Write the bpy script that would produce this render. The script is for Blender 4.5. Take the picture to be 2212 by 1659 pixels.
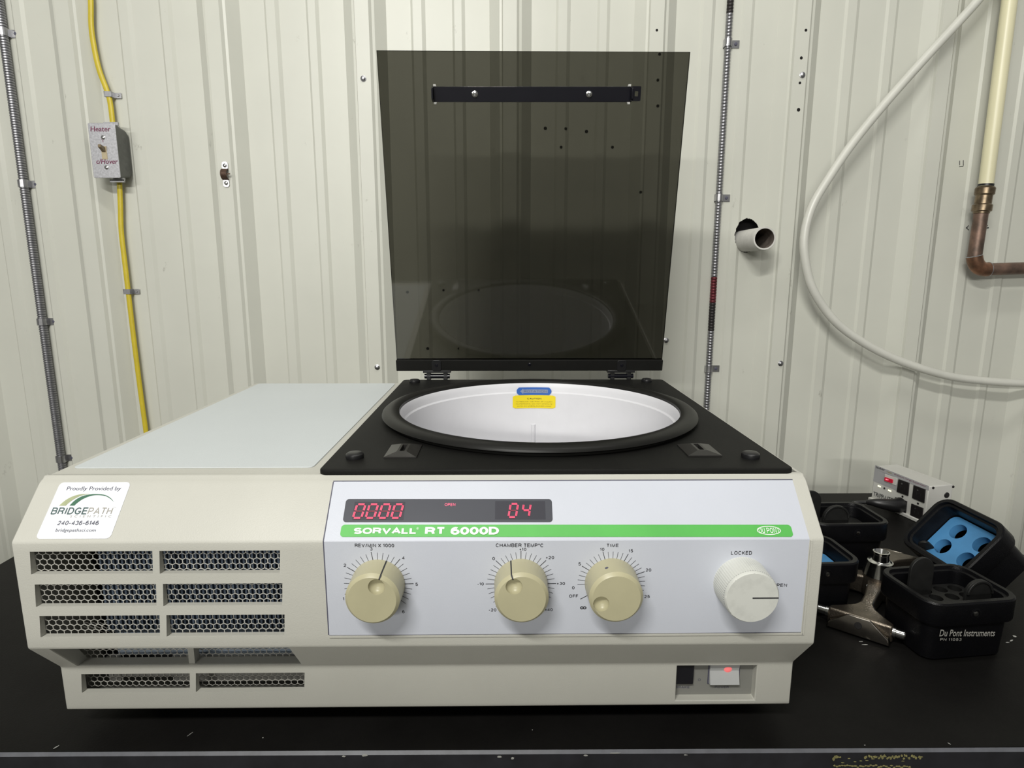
import bpy, math, random
from mathutils import Vector, Matrix, Euler
random.seed(7)
for o in list(bpy.data.objects): bpy.data.objects.remove(o)
SC = bpy.context.scene
COL = SC.collection
H = 1.36                       # camera height; shapes below are laid out relative to the lens height and lifted by H
FPX, PITCH, ROLL, YAW = 1320.5, .1798, .0007, .0122
CX, CY = 1106.0, 829.5

# ---------------------------------------------------------------- camera
cam = bpy.data.cameras.new('camera'); camo = bpy.data.objects.new('camera', cam); COL.objects.link(camo)
cam.sensor_fit = 'HORIZONTAL'; cam.sensor_width = 36.0; cam.lens = FPX/2212*36.0; cam.clip_start = .01; cam.clip_end = 60
camo.location = (0, 0, H)
camo.matrix_world = Matrix.Translation((0, 0, H)) @ Matrix.Rotation(-YAW, 4, 'Z') @ Matrix.Rotation(math.pi/2-PITCH, 4, 'X') @ Matrix.Rotation(ROLL, 4, 'Z')
SC.camera = camo

# ---------------------------------------------------------------- world, lamps, exposure
w = bpy.data.worlds.new('world'); SC.world = w; w.use_nodes = True
w.node_tree.nodes['Background'].inputs[0].default_value = (1.0, .99, .95, 1)
w.node_tree.nodes['Background'].inputs[1].default_value = .19
def lamp(name, x, y, z, sx, sy, power, col=(1, .985, .93)):
    l = bpy.data.lights.new(name, 'AREA'); l.shape = 'RECTANGLE'; l.size = sx; l.size_y = sy; l.energy = power; l.color = col
    o = bpy.data.objects.new(name, l); COL.objects.link(o); o.location = (x, y, z+H)
    d = Vector((0.1, 1.1, -.25))-Vector((x, y, z))
    o.rotation_euler = d.to_track_quat('-Z', 'X' if 0 else 'Y').to_euler()
    return o
lamp('ceiling_tube_near', .15, .45, 1.5, 1.6, .12, 8)
lamp('ceiling_tube_middle', -.46, -.72, 1.21, .7, .09, 29)
lamp('ceiling_tube_far', -1.6, -6.0, 1.5, 4.0, .16, 180)
SC.view_settings.view_transform = 'Standard'; SC.view_settings.look = 'None'
SC.view_settings.exposure = 0.0; SC.view_settings.gamma = 1.0; SC.view_settings.use_curve_mapping = False

# ---------------------------------------------------------------- projection helpers (turn a photo point into a point on a real plane)
def ray(u, v):
    a, b = u-CX, v-CY; c, s = math.cos(ROLL), math.sin(ROLL); a, b = c*a+s*b, -s*a+c*b
    U = -b/FPX; X = a/FPX; Y = math.cos(PITCH)+U*math.sin(PITCH); Z = -math.sin(PITCH)+U*math.cos(PITCH)
    c, s = math.cos(YAW), math.sin(YAW)
    return Vector((c*X+s*Y, -s*X+c*Y, Z))
def aty(u, v, Y): d = ray(u, v); return d*(Y/d.y)
def atz(u, v, Z): d = ray(u, v); return d*(Z/d.z)
class Plane:
    def __init__(s, p, n):
        s.p = Vector(p); s.n = Vector(n).normalized()
    def at(s, u, v, off=0.0):
        d = ray(u, v); return d*(s.n.dot(s.p)/s.n.dot(d)) + s.n*off

# ---------------------------------------------------------------- materials
def lin(c): c /= 255; return c/12.92 if c <= .04045 else ((c+.055)/1.055)**2.4
def mat(name, rgb, rough=.5, metal=0, noise=0, nscale=20, bump=0, bscale=200, spec=.5, dark=None, coat=0, emis=None, estr=0, stretch=None, thr=None):
    m = bpy.data.materials.new(name); m.use_nodes = True; nt = m.node_tree; b = nt.nodes['Principled BSDF']
    b.inputs['Base Color'].default_value = (*rgb, 1); b.inputs['Roughness'].default_value = rough; b.inputs['Metallic'].default_value = metal
    b.inputs['Specular IOR Level'].default_value = spec
    if coat: b.inputs['Coat Weight'].default_value = coat; b.inputs['Coat Roughness'].default_value = .12
    tc = nt.nodes.new('ShaderNodeTexCoord'); src = tc.outputs['Object']
    if stretch:
        mp = nt.nodes.new('ShaderNodeMapping'); mp.inputs['Scale'].default_value = stretch; nt.links.new(src, mp.inputs[0]); src = mp.outputs[0]
    if noise:
        n = nt.nodes.new('ShaderNodeTexNoise'); n.inputs['Scale'].default_value = nscale; n.inputs['Detail'].default_value = 6; n.inputs['Roughness'].default_value = .6
        nt.links.new(src, n.inputs['Vector'])
        r = nt.nodes.new('ShaderNodeValToRGB'); lo, hi = thr or (.35, .7)
        r.color_ramp.elements[0].position = lo; r.color_ramp.elements[1].position = hi
        d = dark or tuple(c*(1-noise) for c in rgb)
        r.color_ramp.elements[0].color = (*d, 1); r.color_ramp.elements[1].color = (*rgb, 1)
        nt.links.new(n.outputs['Fac'], r.inputs[0]); nt.links.new(r.outputs[0], b.inputs['Base Color'])
    if bump:
        n2 = nt.nodes.new('ShaderNodeTexNoise'); n2.inputs['Scale'].default_value = bscale; n2.inputs['Detail'].default_value = 3
        nt.links.new(src, n2.inputs['Vector'])
        bp = nt.nodes.new('ShaderNodeBump'); bp.inputs['Strength'].default_value = bump; bp.inputs['Distance'].default_value = .001
        nt.links.new(n2.outputs['Fac'], bp.inputs['Height']); nt.links.new(bp.outputs[0], b.inputs['Normal'])
    if emis: b.inputs['Emission Color'].default_value = (*emis, 1); b.inputs['Emission Strength'].default_value = estr
    return m
M = {}
def wall_mat():
    m = mat('wall_paint', (.62, .625, .56), rough=.38, noise=.07, nscale=3.0, bump=.12, bscale=60, spec=.35)
    nt = m.node_tree; b = nt.nodes['Principled BSDF']; old = b.inputs['Base Color'].links[0].from_socket
    tc = nt.nodes.new('ShaderNodeTexCoord'); n = nt.nodes.new('ShaderNodeTexNoise'); n.inputs['Scale'].default_value = 26; n.inputs['Detail'].default_value = 9; n.inputs['Roughness'].default_value = .72
    mp = nt.nodes.new('ShaderNodeMapping'); mp.inputs['Scale'].default_value = (1, 1, .55)
    nt.links.new(tc.outputs['Object'], mp.inputs[0]); nt.links.new(mp.outputs[0], n.inputs['Vector'])
    r = nt.nodes.new('ShaderNodeValToRGB'); r.color_ramp.elements[0].position = .645; r.color_ramp.elements[1].position = .74
    r.color_ramp.elements[0].color = (0, 0, 0, 1); r.color_ramp.elements[1].color = (.75, .75, .75, 1)
    nt.links.new(n.outputs['Fac'], r.inputs[0])
    mx = nt.nodes.new('ShaderNodeMixRGB'); mx.inputs[2].default_value = (.20, .19, .16, 1)
    nt.links.new(r.outputs[0], mx.inputs[0]); nt.links.new(old, mx.inputs[1]); nt.links.new(mx.outputs[0], b.inputs['Base Color'])
    return m
M['wall'] = wall_mat()
M['wall_hole'] = mat('wall_cavity', (.006, .005, .005), .9, noise=.5, nscale=80)
M['floor'] = mat('concrete_floor', (.38, .37, .34), .7, noise=.3, nscale=6)
M['light_blocker'] = mat('pale_light_blocker', (.62, .61, .57), .7, noise=.2, nscale=4)
M['bench'] = mat('bench_top', (.011, .0105, .010), .42, noise=.3, nscale=12, bump=.15, bscale=400, spec=.06)
M['bench_edge'] = mat('bench_edge', (.024, .024, .031), .55, noise=.5, nscale=30)
M['bench_chamfer'] = mat('bench_chamfer', (.15, .155, .175), .45, noise=.25, nscale=60)
M['chip'] = mat('edge_chip', (.35, .32, .13), .8, noise=.3, nscale=300)
M['chip_white'] = mat('pale_crumb', (.5, .5, .47), .8, noise=.2, nscale=300)
M['frame'] = mat('bench_frame', (.05, .05, .055), .5, noise=.2)
M['beige'] = mat('beige_plastic', (.535, .53, .478), .42, noise=.06, nscale=9, bump=.16, bscale=900, spec=.4)
M['laminate'] = mat('pale_blue_laminate', (.60, .64, .655), .4, noise=.03, nscale=6, bump=.2, bscale=1200)
M['overlay'] = mat('grey_blue_overlay', (.575, .60, .67), .40, noise=.05, nscale=7, bump=.08, bscale=900)
M['deck'] = mat('black_deck', (.0115, .0115, .0105), .55, noise=.15, nscale=30, bump=.4, bscale=1500, spec=.10)
M['gasket'] = mat('black_gasket', (.011, .011, .010), .40, noise=.1, nscale=20, spec=.22)
M['bowl'] = mat('white_enamel', (.70, .70, .73), .45, noise=.07, nscale=10, thr=(.25, .5))
M['black'] = mat('black_plastic', (.012, .012, .013), .35, noise=.15, nscale=40)
M['black_gloss'] = mat('black_gloss', (.008, .008, .012), .16, noise=.15, nscale=40)
M['latch'] = mat('black_latch_well', (.022, .021, .020), .30, noise=.1, nscale=40, spec=.35)
M['ink_slate'] = mat('slate_blue_print', (.07, .10, .22), .6, noise=.1, nscale=300)
M['fins_lit'] = mat('lit_fins', (.36, .43, .52), .5, noise=.4, nscale=16)  # brightened copy of the fin colour, making up for shade inside the housing
M['tan'] = mat('tan_knob', (.47, .44, .285), .36, noise=.07, nscale=30, spec=.5)
M['knob_white'] = mat('white_knob', (.62, .63, .59), .5, noise=.12, nscale=60, thr=(.3, .5))
M['ink'] = mat('dark_print', (.02, .02, .025), .6, noise=.1, nscale=400)
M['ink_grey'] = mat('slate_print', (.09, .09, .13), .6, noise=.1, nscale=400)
M['ink_white'] = mat('white_print', (.85, .87, .85), .5, noise=.05, nscale=300)
M['ink_silver'] = mat('silver_print', (.42, .41, .38), .5, noise=.15, nscale=300)
M['ink_teal'] = mat('teal_print', (.07, .12, .12), .6, noise=.1, nscale=300)
M['ink_taupe'] = mat('taupe_print', (.36, .34, .30), .6, noise=.1, nscale=300)
M['ink_green'] = mat('dark_green_print', (.05, .15, .09), .6, noise=.1, nscale=300)
M['ink_olive'] = mat('olive_print', (.42, .46, .27), .6, noise=.2, nscale=100)
M['marker'] = mat('purple_marker', (.20, .03, .09), .5, noise=.3, nscale=500)
M['green'] = mat('green_stripe', (.10, .47, .09), .45, noise=.12, nscale=14)
M['window'] = mat('smoked_window', (.075, .078, .092), .25, noise=.05, nscale=20)
M['window_dark'] = mat('smoked_window_dark', (.05, .05, .062), .25, noise=.05, nscale=20)
M['led'] = mat('red_led', (.25, .005, .03), .4, noise=.1, nscale=900, emis=(1, .03, .12), estr=.55)
M['led_dim'] = mat('unlit_led', (.22, .012, .035), .4, noise=.1, nscale=900)
M['led_edge'] = mat('pale_led', (.30, .03, .08), .4, noise=.1, nscale=900, emis=(1, .16, .26), estr=.85)
M['sticker'] = mat('white_sticker', (.80, .82, .86), .35, noise=.02, nscale=10)
M['blue_label'] = mat('blue_label', (.035, .13, .47), .4, noise=.05)
M['grey_label'] = mat('grey_label_arrow', (.24, .30, .45), .4, noise=.05)
M['yellow_label'] = mat('yellow_label', (.83, .66, .015), .4, noise=.04)
M['ink_olive_dark'] = mat('faded_print', (.33, .27, .02), .6, noise=.2, nscale=300)
M['fins'] = mat('condenser_fins', (.17, .22, .30), .5, metal=.0, noise=.6, nscale=14)
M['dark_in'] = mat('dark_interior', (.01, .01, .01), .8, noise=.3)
M['tray'] = mat('grey_tray', (.5, .49, .46), .6, noise=.3, nscale=20)
M['mesh'] = mat('pale_mesh', (.50, .49, .45), .45, noise=.2, nscale=40)
M['switch_panel'] = mat('grey_switch_panel', (.25, .25, .23), .5, noise=.08, nscale=20)
M['rocker'] = mat('pale_rocker', (.52, .53, .53), .35, noise=.06, nscale=30)
M['neon'] = mat('neon_lamp', (.7, .25, .25), .35, noise=.1, nscale=200, emis=(1, .14, .14), estr=.55)
M['neon2'] = mat('neon_switch', (.25, .004, .02), .25, noise=.3, nscale=200, emis=(1, .01, .05), estr=.22)
M['neon_hot'] = mat('neon_core', (.9, .3, .3), .25, noise=.1, nscale=200, emis=(1, .12, .18), estr=1.5)
M['led_w'] = mat('lit_indicator', (.9, .9, .7), .3, noise=.1, nscale=200, emis=(1, 1, .7), estr=1.0)
M['chrome'] = mat('chrome', (.72, .72, .70), .16, metal=1, noise=.1, nscale=60)
M['steel'] = mat('zinc_steel', (.52, .52, .54), .34, metal=1, noise=.25, nscale=60)
M['galv'] = mat('galvanised_steel', (.55, .55, .58), .38, metal=.75, noise=.28, nscale=260, thr=(.35, .65))
M['galv_dark'] = mat('grey_cast_box', (.16, .165, .155), .5, metal=.4, noise=.25, nscale=60)
M['rotor'] = mat('bronze_tinted_steel', (.24, .205, .165), .30, metal=.9, noise=.35, nscale=70, bump=.4, bscale=500)
M['rotor_pol'] = mat('worn_rotor_steel', (.36, .33, .29), .22, metal=1, noise=.35, nscale=50)
M['conduit'] = mat('armoured_conduit', (.36, .36, .38), .42, metal=.95, noise=.2, nscale=90)
M['conduit_dark'] = mat('soot_stained_conduit', (.05, .045, .045), .5, metal=.6, noise=.3, nscale=90)
M['conduit_red'] = mat('red_stained_conduit', (.20, .04, .05), .5, metal=.6, noise=.5, nscale=120)
M['yellow'] = mat('yellow_sheath', (.62, .49, .03), .42, noise=.12, nscale=40, bump=.15, bscale=300)
M['tube'] = mat('translucent_tubing', (.68, .68, .62), .35, noise=.1, nscale=15, spec=.6)
M['cpvc'] = mat('cream_pipe', (.80, .76, .52), .35, noise=.08, nscale=20, stretch=(1, 1, .3))
M['pvc'] = mat('white_pvc', (.66, .65, .61), .45, noise=.16, nscale=40)
M['pvc_in'] = mat('dirty_pipe_bore', (.20, .165, .14), .7, noise=.7, nscale=40)
M['copper'] = mat('tarnished_copper', (.29, .185, .14), .45, metal=.6, noise=.5, nscale=28, dark=(.10, .075, .06))
M['copper_br'] = mat('bright_copper', (.40, .20, .12), .38, metal=.8, noise=.5, nscale=40, dark=(.15, .09, .06))
M['brass'] = mat('tarnished_brass', (.28, .215, .14), .32, metal=.85, noise=.5, nscale=50, dark=(.12, .09, .06))
M['solder'] = mat('solder', (.5, .52, .54), .4, metal=.7, noise=.5, nscale=300)
M['toggle'] = mat('ivory_toggle', (.50, .42, .27), .4, noise=.1, nscale=80)
M['toggle_dark'] = mat('aged_toggle', (.22, .17, .10), .4, noise=.1, nscale=80)
M['rust'] = mat('rusty_clamp', (.13, .075, .05), .6, metal=.4, noise=.5, nscale=150)
M['white_metal'] = mat('white_enamel_case', (.62, .615, .58), .4, noise=.05, nscale=20)
M['face_grey'] = mat('grey_faceplate', (.40, .40, .41), .45, noise=.08, nscale=30)
M['outlet'] = mat('black_outlet', (.014, .012, .013), .3, noise=.1, nscale=60)
M['foam'] = mat('blue_insert', (.085, .30, .60), .5, noise=.12, nscale=50)
M['dark_insert'] = mat('dark_grey_insert', (.016, .016, .0155), .45, noise=.3, nscale=80, spec=.3)
M['bucket'] = mat('black_bucket', (.0045, .0045, .0055), .36, noise=.2, nscale=80, bump=.3, bscale=700, spec=.22)
def smoked():
    m = bpy.data.materials.new('smoked_acrylic'); m.use_nodes = True; nt = m.node_tree
    for n in list(nt.nodes): nt.nodes.remove(n)
    out = nt.nodes.new('ShaderNodeOutputMaterial'); mx = nt.nodes.new('ShaderNodeMixShader'); fr = nt.nodes.new('ShaderNodeFresnel'); fr.inputs[0].default_value = 1.47
    tr = nt.nodes.new('ShaderNodeBsdfTransparent'); tr.inputs[0].default_value = (.325, .322, .294, 1)
    gl = nt.nodes.new('ShaderNodeBsdfGlossy'); gl.inputs['Roughness'].default_value = .03; gl.inputs['Color'].default_value = (1, 1, 1, 1)
    n = nt.nodes.new('ShaderNodeTexNoise'); n.inputs['Scale'].default_value = 6; tc = nt.nodes.new('ShaderNodeTexCoord'); nt.links.new(tc.outputs['Object'], n.inputs['Vector'])
    rr = nt.nodes.new('ShaderNodeMapRange'); rr.inputs[3].default_value = .01; rr.inputs[4].default_value = .09
    nt.links.new(n.outputs['Fac'], rr.inputs[0]); nt.links.new(rr.outputs[0], gl.inputs['Roughness'])
    nt.links.new(fr.outputs[0], mx.inputs[0]); nt.links.new(tr.outputs[0], mx.inputs[1]); nt.links.new(gl.outputs[0], mx.inputs[2]); nt.links.new(mx.outputs[0], out.inputs[0])
    return m
M['smoked'] = smoked()

# ---------------------------------------------------------------- mesh building
class MB:
    def __init__(s): s.v = []; s.f = []; s.mi = []; s.T = Matrix.Identity(4)
    def add(s, vs, fs, mi=0):
        b = len(s.v); s.v += [s.T @ Vector(p) for p in vs]; s.f += [tuple(b+i for i in f) for f in fs]; s.mi += [mi]*len(fs); return s
    def box(s, lo, hi, mi=0, R=None):
        x0, y0, z0 = lo; x1, y1, z1 = hi
        P = [Vector(p) for p in ((x0,y0,z0),(x1,y0,z0),(x1,y1,z0),(x0,y1,z0),(x0,y0,z1),(x1,y0,z1),(x1,y1,z1),(x0,y1,z1))]
        if R is not None: P = [R @ p for p in P]
        return s.add(P, [(0,3,2,1),(4,5,6,7),(0,1,5,4),(1,2,6,5),(2,3,7,6),(3,0,4,7)], mi)
    def lathe(s, prof, o=(0,0,0), ax=(0,0,1), n=32, mi=0, ripple=0, rn=60, cap=(1,1), ref=None):
        q = Vector(ax).normalized().to_track_quat('Z', 'Y').to_matrix(); o = Vector(o); vs = []; fs = []
        for (r, h) in prof:
            for k in range(n):
                a = 2*math.pi*k/n; rr = r*(1+(ripple*(1 if k % 2 else -1) if ripple else 0))
                vs.append(o+q @ Vector((rr*math.cos(a), rr*math.sin(a), h)))
        for i in range(len(prof)-1):
            for k in range(n):
                k2 = (k+1) % n; fs.append((i*n+k, i*n+k2, (i+1)*n+k2, (i+1)*n+k))
        if cap[0]: fs.append(tuple(range(n-1, -1, -1)))
        if cap[1]: fs.append(tuple((len(prof)-1)*n+k for k in range(n)))
        return s.add(vs, fs, mi)
    def tube(s, path, r, n=12, mi=0, flat=1.0, cap=True):
        P = [Vector(p) for p in path]; vs = []; fs = []; up = None
        for i, p in enumerate(P):
            t = (P[min(i+1, len(P)-1)]-P[max(i-1, 0)]).normalized()
            if up is None:
                up = Vector((0, 1, 0)) if abs(t.y) < .9 else Vector((1, 0, 0))
            a = t.cross(up).normalized(); b = a.cross(t).normalized(); up = b
            rr = r[i] if isinstance(r, (list, tuple)) else r
            for k in range(n):
                an = 2*math.pi*k/n; vs.append(p+a*math.cos(an)*rr+b*math.sin(an)*rr*flat)
        for i in range(len(P)-1):
            for k in range(n):
                k2 = (k+1) % n; fs.append((i*n+k, i*n+k2, (i+1)*n+k2, (i+1)*n+k))
        if cap: fs.append(tuple(range(n-1, -1, -1))); fs.append(tuple((len(P)-1)*n+k for k in range(n)))
        return s.add(vs, fs, mi)
    def prism(s, pts, d, mi=0):      # polygon pts extruded by vector d
        n = len(pts); d = Vector(d); vs = [Vector(p) for p in pts]+[Vector(p)+d for p in pts]
        fs = [tuple(range(n-1, -1, -1)), tuple(range(n, 2*n))]+[(i, (i+1) % n, n+(i+1) % n, n+i) for i in range(n)]
        return s.add(vs, fs, mi)
    def mesh(s, me_src, T=None, mi=0):
        T = T or Matrix.Identity(4); return s.add([T @ v.co for v in me_src.vertices], [tuple(p.vertices) for p in me_src.polygons], mi)

ORG = {}
def obj(name, mb, m, parent=None, org=None, smooth=False, bevel=0, label=None, seg=2, kind=None, fixn=True):
    me = bpy.data.meshes.new(name)
    if org is None: org = ORG.get(parent.name, Vector((0, 0, 0))) if parent else Vector((0, 0, 0))
    org = Vector(org)
    me.from_pydata([v-org for v in mb.v], [], mb.f); me.update()
    ms = m if isinstance(m, (list, tuple)) else [m]
    for k in ms: me.materials.append(M[k])
    for p, i in zip(me.polygons, mb.mi): p.material_index = i
    if fixn:
        import bmesh
        bm = bmesh.new(); bm.from_mesh(me); bmesh.ops.remove_doubles(bm, verts=bm.verts, dist=1e-6); bmesh.ops.recalc_face_normals(bm, faces=bm.faces); bm.to_mesh(me); bm.free()
    if smooth:
        for p in me.polygons: p.use_smooth = True
        me.set_sharp_from_angle(angle=math.radians(35))
    o = bpy.data.objects.new(name, me); COL.objects.link(o)
    if parent: o.parent = parent; ORG[o.name] = org
    else:
        o.location = org+Vector((0, 0, H)); ORG[o.name] = org
    if bevel:
        b = o.modifiers.new('bevel', 'BEVEL'); b.width = bevel; b.segments = seg; b.limit_method = 'ANGLE'; b.angle_limit = math.radians(28); b.use_clamp_overlap = True
        for p in me.polygons: p.use_smooth = True
        me.set_sharp_from_angle(angle=math.radians(60))
    if label: o['label'] = label
    if kind: o['kind'] = kind
    return o
def thing(name, label, cat, org, group=None):
    o = bpy.data.objects.new(name, None); COL.objects.link(o); o.empty_display_size = .05
    o.location = Vector(org)+Vector((0, 0, H)); ORG[o.name] = Vector(org)
    o['label'] = label; o['category'] = cat
    if group: o['group'] = group
    return o
def struct(o): o['kind'] = 'structure'; return o
def curve_mesh(loops, ext=0, bev=0, res=2):
    cu = bpy.data.curves.new('tmp', 'CURVE'); cu.dimensions = '2D'; cu.fill_mode = 'BOTH'; cu.extrude = ext; cu.bevel_depth = bev; cu.bevel_resolution = res
    for L in loops:
        sp = cu.splines.new('POLY'); sp.points.add(len(L)-1)
        for i, p in enumerate(L): sp.points[i].co = (p[0], p[1], 0, 1)
        sp.use_cyclic_u = True
    o = bpy.data.objects.new('tmp', cu); COL.objects.link(o); me = bpy.data.meshes.new_from_object(o)
    bpy.data.objects.remove(o); bpy.data.curves.remove(cu); return me
def circ(cx, cy, r, n=48, ry=None, a0=0): return [(cx+r*math.cos(2*math.pi*k/n+a0), cy+(ry or r)*math.sin(2*math.pi*k/n+a0)) for k in range(n)]
def rrect(x0, y0, x1, y1, r, n=6):
    P = []
    for cx, cy, a in ((x1-r, y1-r, 0), (x0+r, y1-r, 90), (x0+r, y0+r, 180), (x1-r, y0+r, 270)):
        for k in range(n+1): t = math.radians(a+90*k/n); P.append((cx+r*math.cos(t), cy+r*math.sin(t)))
    return P
# plain grotesque capitals and figures drawn as strokes of even weight
def _arc(cx, cy, rx, ry, a0, a1, n=8): return [(cx+rx*math.cos(math.radians(a0+(a1-a0)*k/n)), cy+ry*math.sin(math.radians(a0+(a1-a0)*k/n))) for k in range(n+1)]
_O = _arc(.5, .5, .5, .5, 90, 450, 24)
_S = _arc(.5, .74, .46, .26, 25, 180, 7)+_arc(.5, .74, .46, .24, 190, 262, 3)+_arc(.5, .26, .5, .26, 75, 0, 4)+_arc(.5, .26, .5, .26, -10, -155, 8)
GL = {'A': (.96, [[(0, 0), (.5, 1), (1, 0)], [(.2, .32), (.8, .32)]]), 'B': (.82, [[(0, 0), (0, 1), (.6, 1)]+_arc(.6, .77, .36, .23, 80, -90, 8)+[(0, .54)], [(.6, .54)]+_arc(.62, .27, .38, .27, 90, -90, 8)+[(0, 0)]]),
 'C': (.92, [_arc(.52, .5, .5, .5, 42, 318, 20)]), 'D': (.86, [[(0, 0), (0, 1), (.45, 1)]+_arc(.45, .5, .55, .5, 85, -90, 12)+[(0, 0)]]), 'E': (.76, [[(1, 0), (0, 0), (0, 1), (1, 1)], [(0, .52), (.92, .52)]]),
 'F': (.7, [[(0, 0), (0, 1), (1, 1)], [(0, .52), (.9, .52)]]), 'G': (.96, [_arc(.5, .5, .5, .5, 42, 330, 20)+[(.97, .42), (.55, .42)]]), 'H': (.84, [[(0, 0), (0, 1)], [(1, 0), (1, 1)], [(0, .52), (1, .52)]]), 'I': (.12, [[(.5, 0), (.5, 1)]]),
 'J': (.6, [[(1, 1), (1, .3)]+_arc(.5, .3, .5, .3, 0, -180, 8)]), 'K': (.86, [[(0, 0), (0, 1)], [(1, 1), (0, .36)], [(.32, .58), (1, 0)]]), 'L': (.7, [[(0, 1), (0, 0), (1, 0)]]), 'M': (1.0, [[(0, 0), (0, 1), (.5, 0), (1, 1), (1, 0)]]),
 'N': (.86, [[(0, 0), (0, 1), (1, 0), (1, 1)]]), 'O': (1.0, [_O]), 'P': (.8, [[(0, 0), (0, 1), (.6, 1)]+_arc(.6, .73, .4, .27, 85, -90, 8)+[(0, .46)]]), 'Q': (1.0, [_O, [(.6, .25), (1, -.05)]]),
 'R': (.86, [[(0, 0), (0, 1), (.58, 1)]+_arc(.58, .75, .4, .25, 85, -90, 8)+[(0, .5)], [(.55, .5), (.86, .36), (.96, 0)]]), 'S': (.82, [_S]), 'T': (.8, [[(0, 1), (1, 1)], [(.5, 1), (.5, 0)]]),
 'U': (.84, [[(0, 1), (0, .36)]+_arc(.5, .36, .5, .36, 180, 360, 10)+[(1, 1)]]), 'V': (.92, [[(0, 1), (.5, 0), (1, 1)]]), 'W': (1.3, [[(0, 1), (.26, 0), (.5, 1), (.74, 0), (1, 1)]]), 'X': (.88, [[(0, 0), (1, 1)], [(0, 1), (1, 0)]]),
 'Y': (.88, [[(0, 1), (.5, .45), (1, 1)], [(.5, .45), (.5, 0)]]), 'Z': (.82, [[(0, 1), (1, 1), (0, 0), (1, 0)]]), '0': (.72, [_O]), '1': (.34, [[(0, .76), (.8, .98), (.8, 0)]]),
 '2': (.7, [_arc(.5, .7, .48, .3, 170, -30, 9)+[(0, 0), (1, 0)]]), '3': (.7, [_arc(.48, .76, .42, .24, 160, -80, 9), _arc(.48, .27, .5, .27, 80, -160, 10)]), '4': (.76, [[(.74, 0), (.74, 1), (0, .28), (1, .28)]]),
 '5': (.72, [[(.92, 1), (.16, 1), (.06, .5)]+_arc(.48, .32, .5, .32, 120, -155, 11)]), '6': (.72, [_arc(.5, .32, .5, .32, 90, 450, 18), _arc(.56, .5, .55, .5, 60, 190, 8)]), '-': (.4, [[(0, .4), (1, .4)]]), '+': (.6, [[(0, .42), (1, .42)], [(.5, .12), (.5, .72)]]),
 '/': (.4, [[(0, -.05), (1, 1.05)]]), '.': (.12, [[(.5, 0), (.5, .03)]]), ',': (.12, [[(.5, .03), (.1, -.14)]]), '\u00b0': (.24, [_arc(.5, .84, .5, .14, 90, 450, 10)]), '\u221e': (1.3, [_arc(.26, .35, .24, .25, 90, 450, 14), _arc(.74, .35, .24, .25, 90, 450, 14)])}
def stroke_text(txt, t=.15, gap=None):
    gap = (.17 if t < .2 else .05) if gap is None else gap
    vs, fs, x, z_ = [], [], 0.0, 0.0
    for ch in txt:
        if ch == ' ': x += .42; continue
        w_, lines = GL[ch]; w_ = max(w_*.80, .01)
        for L in lines:
            P = [(x+t/2+px*w_, t/2+py*(1-t)) for px, py in L]; closed = (abs(P[0][0]-P[-1][0])+abs(P[0][1]-P[-1][1])) < 1e-6; n = len(P); E_ = []
            for i in range(n):
                p0 = P[i-1] if i else (P[-2] if closed else P[0]); p2 = P[i+1] if i < n-1 else (P[1] if closed else P[-1])
                d1 = Vector((P[i][0]-p0[0], P[i][1]-p0[1])); d2 = Vector((p2[0]-P[i][0], p2[1]-P[i][1]))
                if d1.length < 1e-9: d1 = d2
                if d2.length < 1e-9: d2 = d1
                d1.normalize(); d2.normalize(); m_ = Vector((-d1.y-d2.y, d1.x+d2.x))
                if m_.length < 1e-6: m_ = Vector((-d1.y, d1.x))
                m_.normalize(); k = min(t/2/max(.45, m_.dot(Vector((-d1.y, d1.x)))), t*.95)
                E_.append(((P[i][0]+m_.x*k, P[i][1]+m_.y*k), (P[i][0]-m_.x*k, P[i][1]-m_.y*k)))
            for i in range(n-1):
                b = len(vs); z_ += .0005; vs += [(*E_[i][0], z_), (*E_[i][1], z_), (*E_[i+1][1], z_), (*E_[i+1][0], z_)]; fs.append((b, b+1, b+2, b+3))
        x += w_+t+gap
    me = bpy.data.meshes.new('tmp_text'); me.from_pydata(vs, [], fs); return me
def text_mesh(txt, bold=0, shear=0, space=1.0):
    if shear == 0 and space == 1.0 and all(c in GL or c == ' ' for c in txt): return stroke_text(txt, .15+bold*3.2)
    cu = bpy.data.curves.new('txt', 'FONT'); cu.body = txt; cu.size = 1; cu.offset = bold if 'M' not in txt else 0; cu.shear = shear; cu.space_character = space; cu.resolution_u = 3
    o = bpy.data.objects.new('txt', cu); COL.objects.link(o); me = bpy.data.meshes.new_from_object(o)
    bpy.data.objects.remove(o); bpy.data.curves.remove(cu); return me
def frame_on(pl, uL, uR, vT, vB, off):
    vm = (vT+vB)/2; um = (uL+uR)/2
    A = pl.at(uL, vm, off); B = pl.at(uR, vm, off); T = pl.at(um, vT, off); S = pl.at(um, vB, off)
    ex = B-A; W = ex.length; ex.normalize(); ey = pl.n.cross(ex).normalized()
    hh = abs((T-S).dot(ey)); c = pl.at(um, vm, off)
    return c, ex, ey, W, hh
def text_on(mb, txt, pl, uL, uR, vT, vB, off=.0003, bold=0, shear=0, space=1.0, mi=0):
    me = text_mesh(txt, bold, shear, space)
    xs = [v.co.x for v in me.vertices]; ys = [v.co.y for v in me.vertices]
    x0, x1, y0, y1 = min(xs), max(xs), min(ys), max(ys)
    c, ex, ey, W, hh = frame_on(pl, uL, uR, vT, vB, off)
    mb.add([c+ex*((v.co.x-(x0+x1)/2)/(x1-x0)*W)+ey*((v.co.y-(y0+y1)/2)/(y1-y0)*hh)+pl.n*(v.co.z*hh) for v in me.vertices], [tuple(p.vertices) for p in me.polygons], mi)
    bpy.data.meshes.remove(me); return mb
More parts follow.
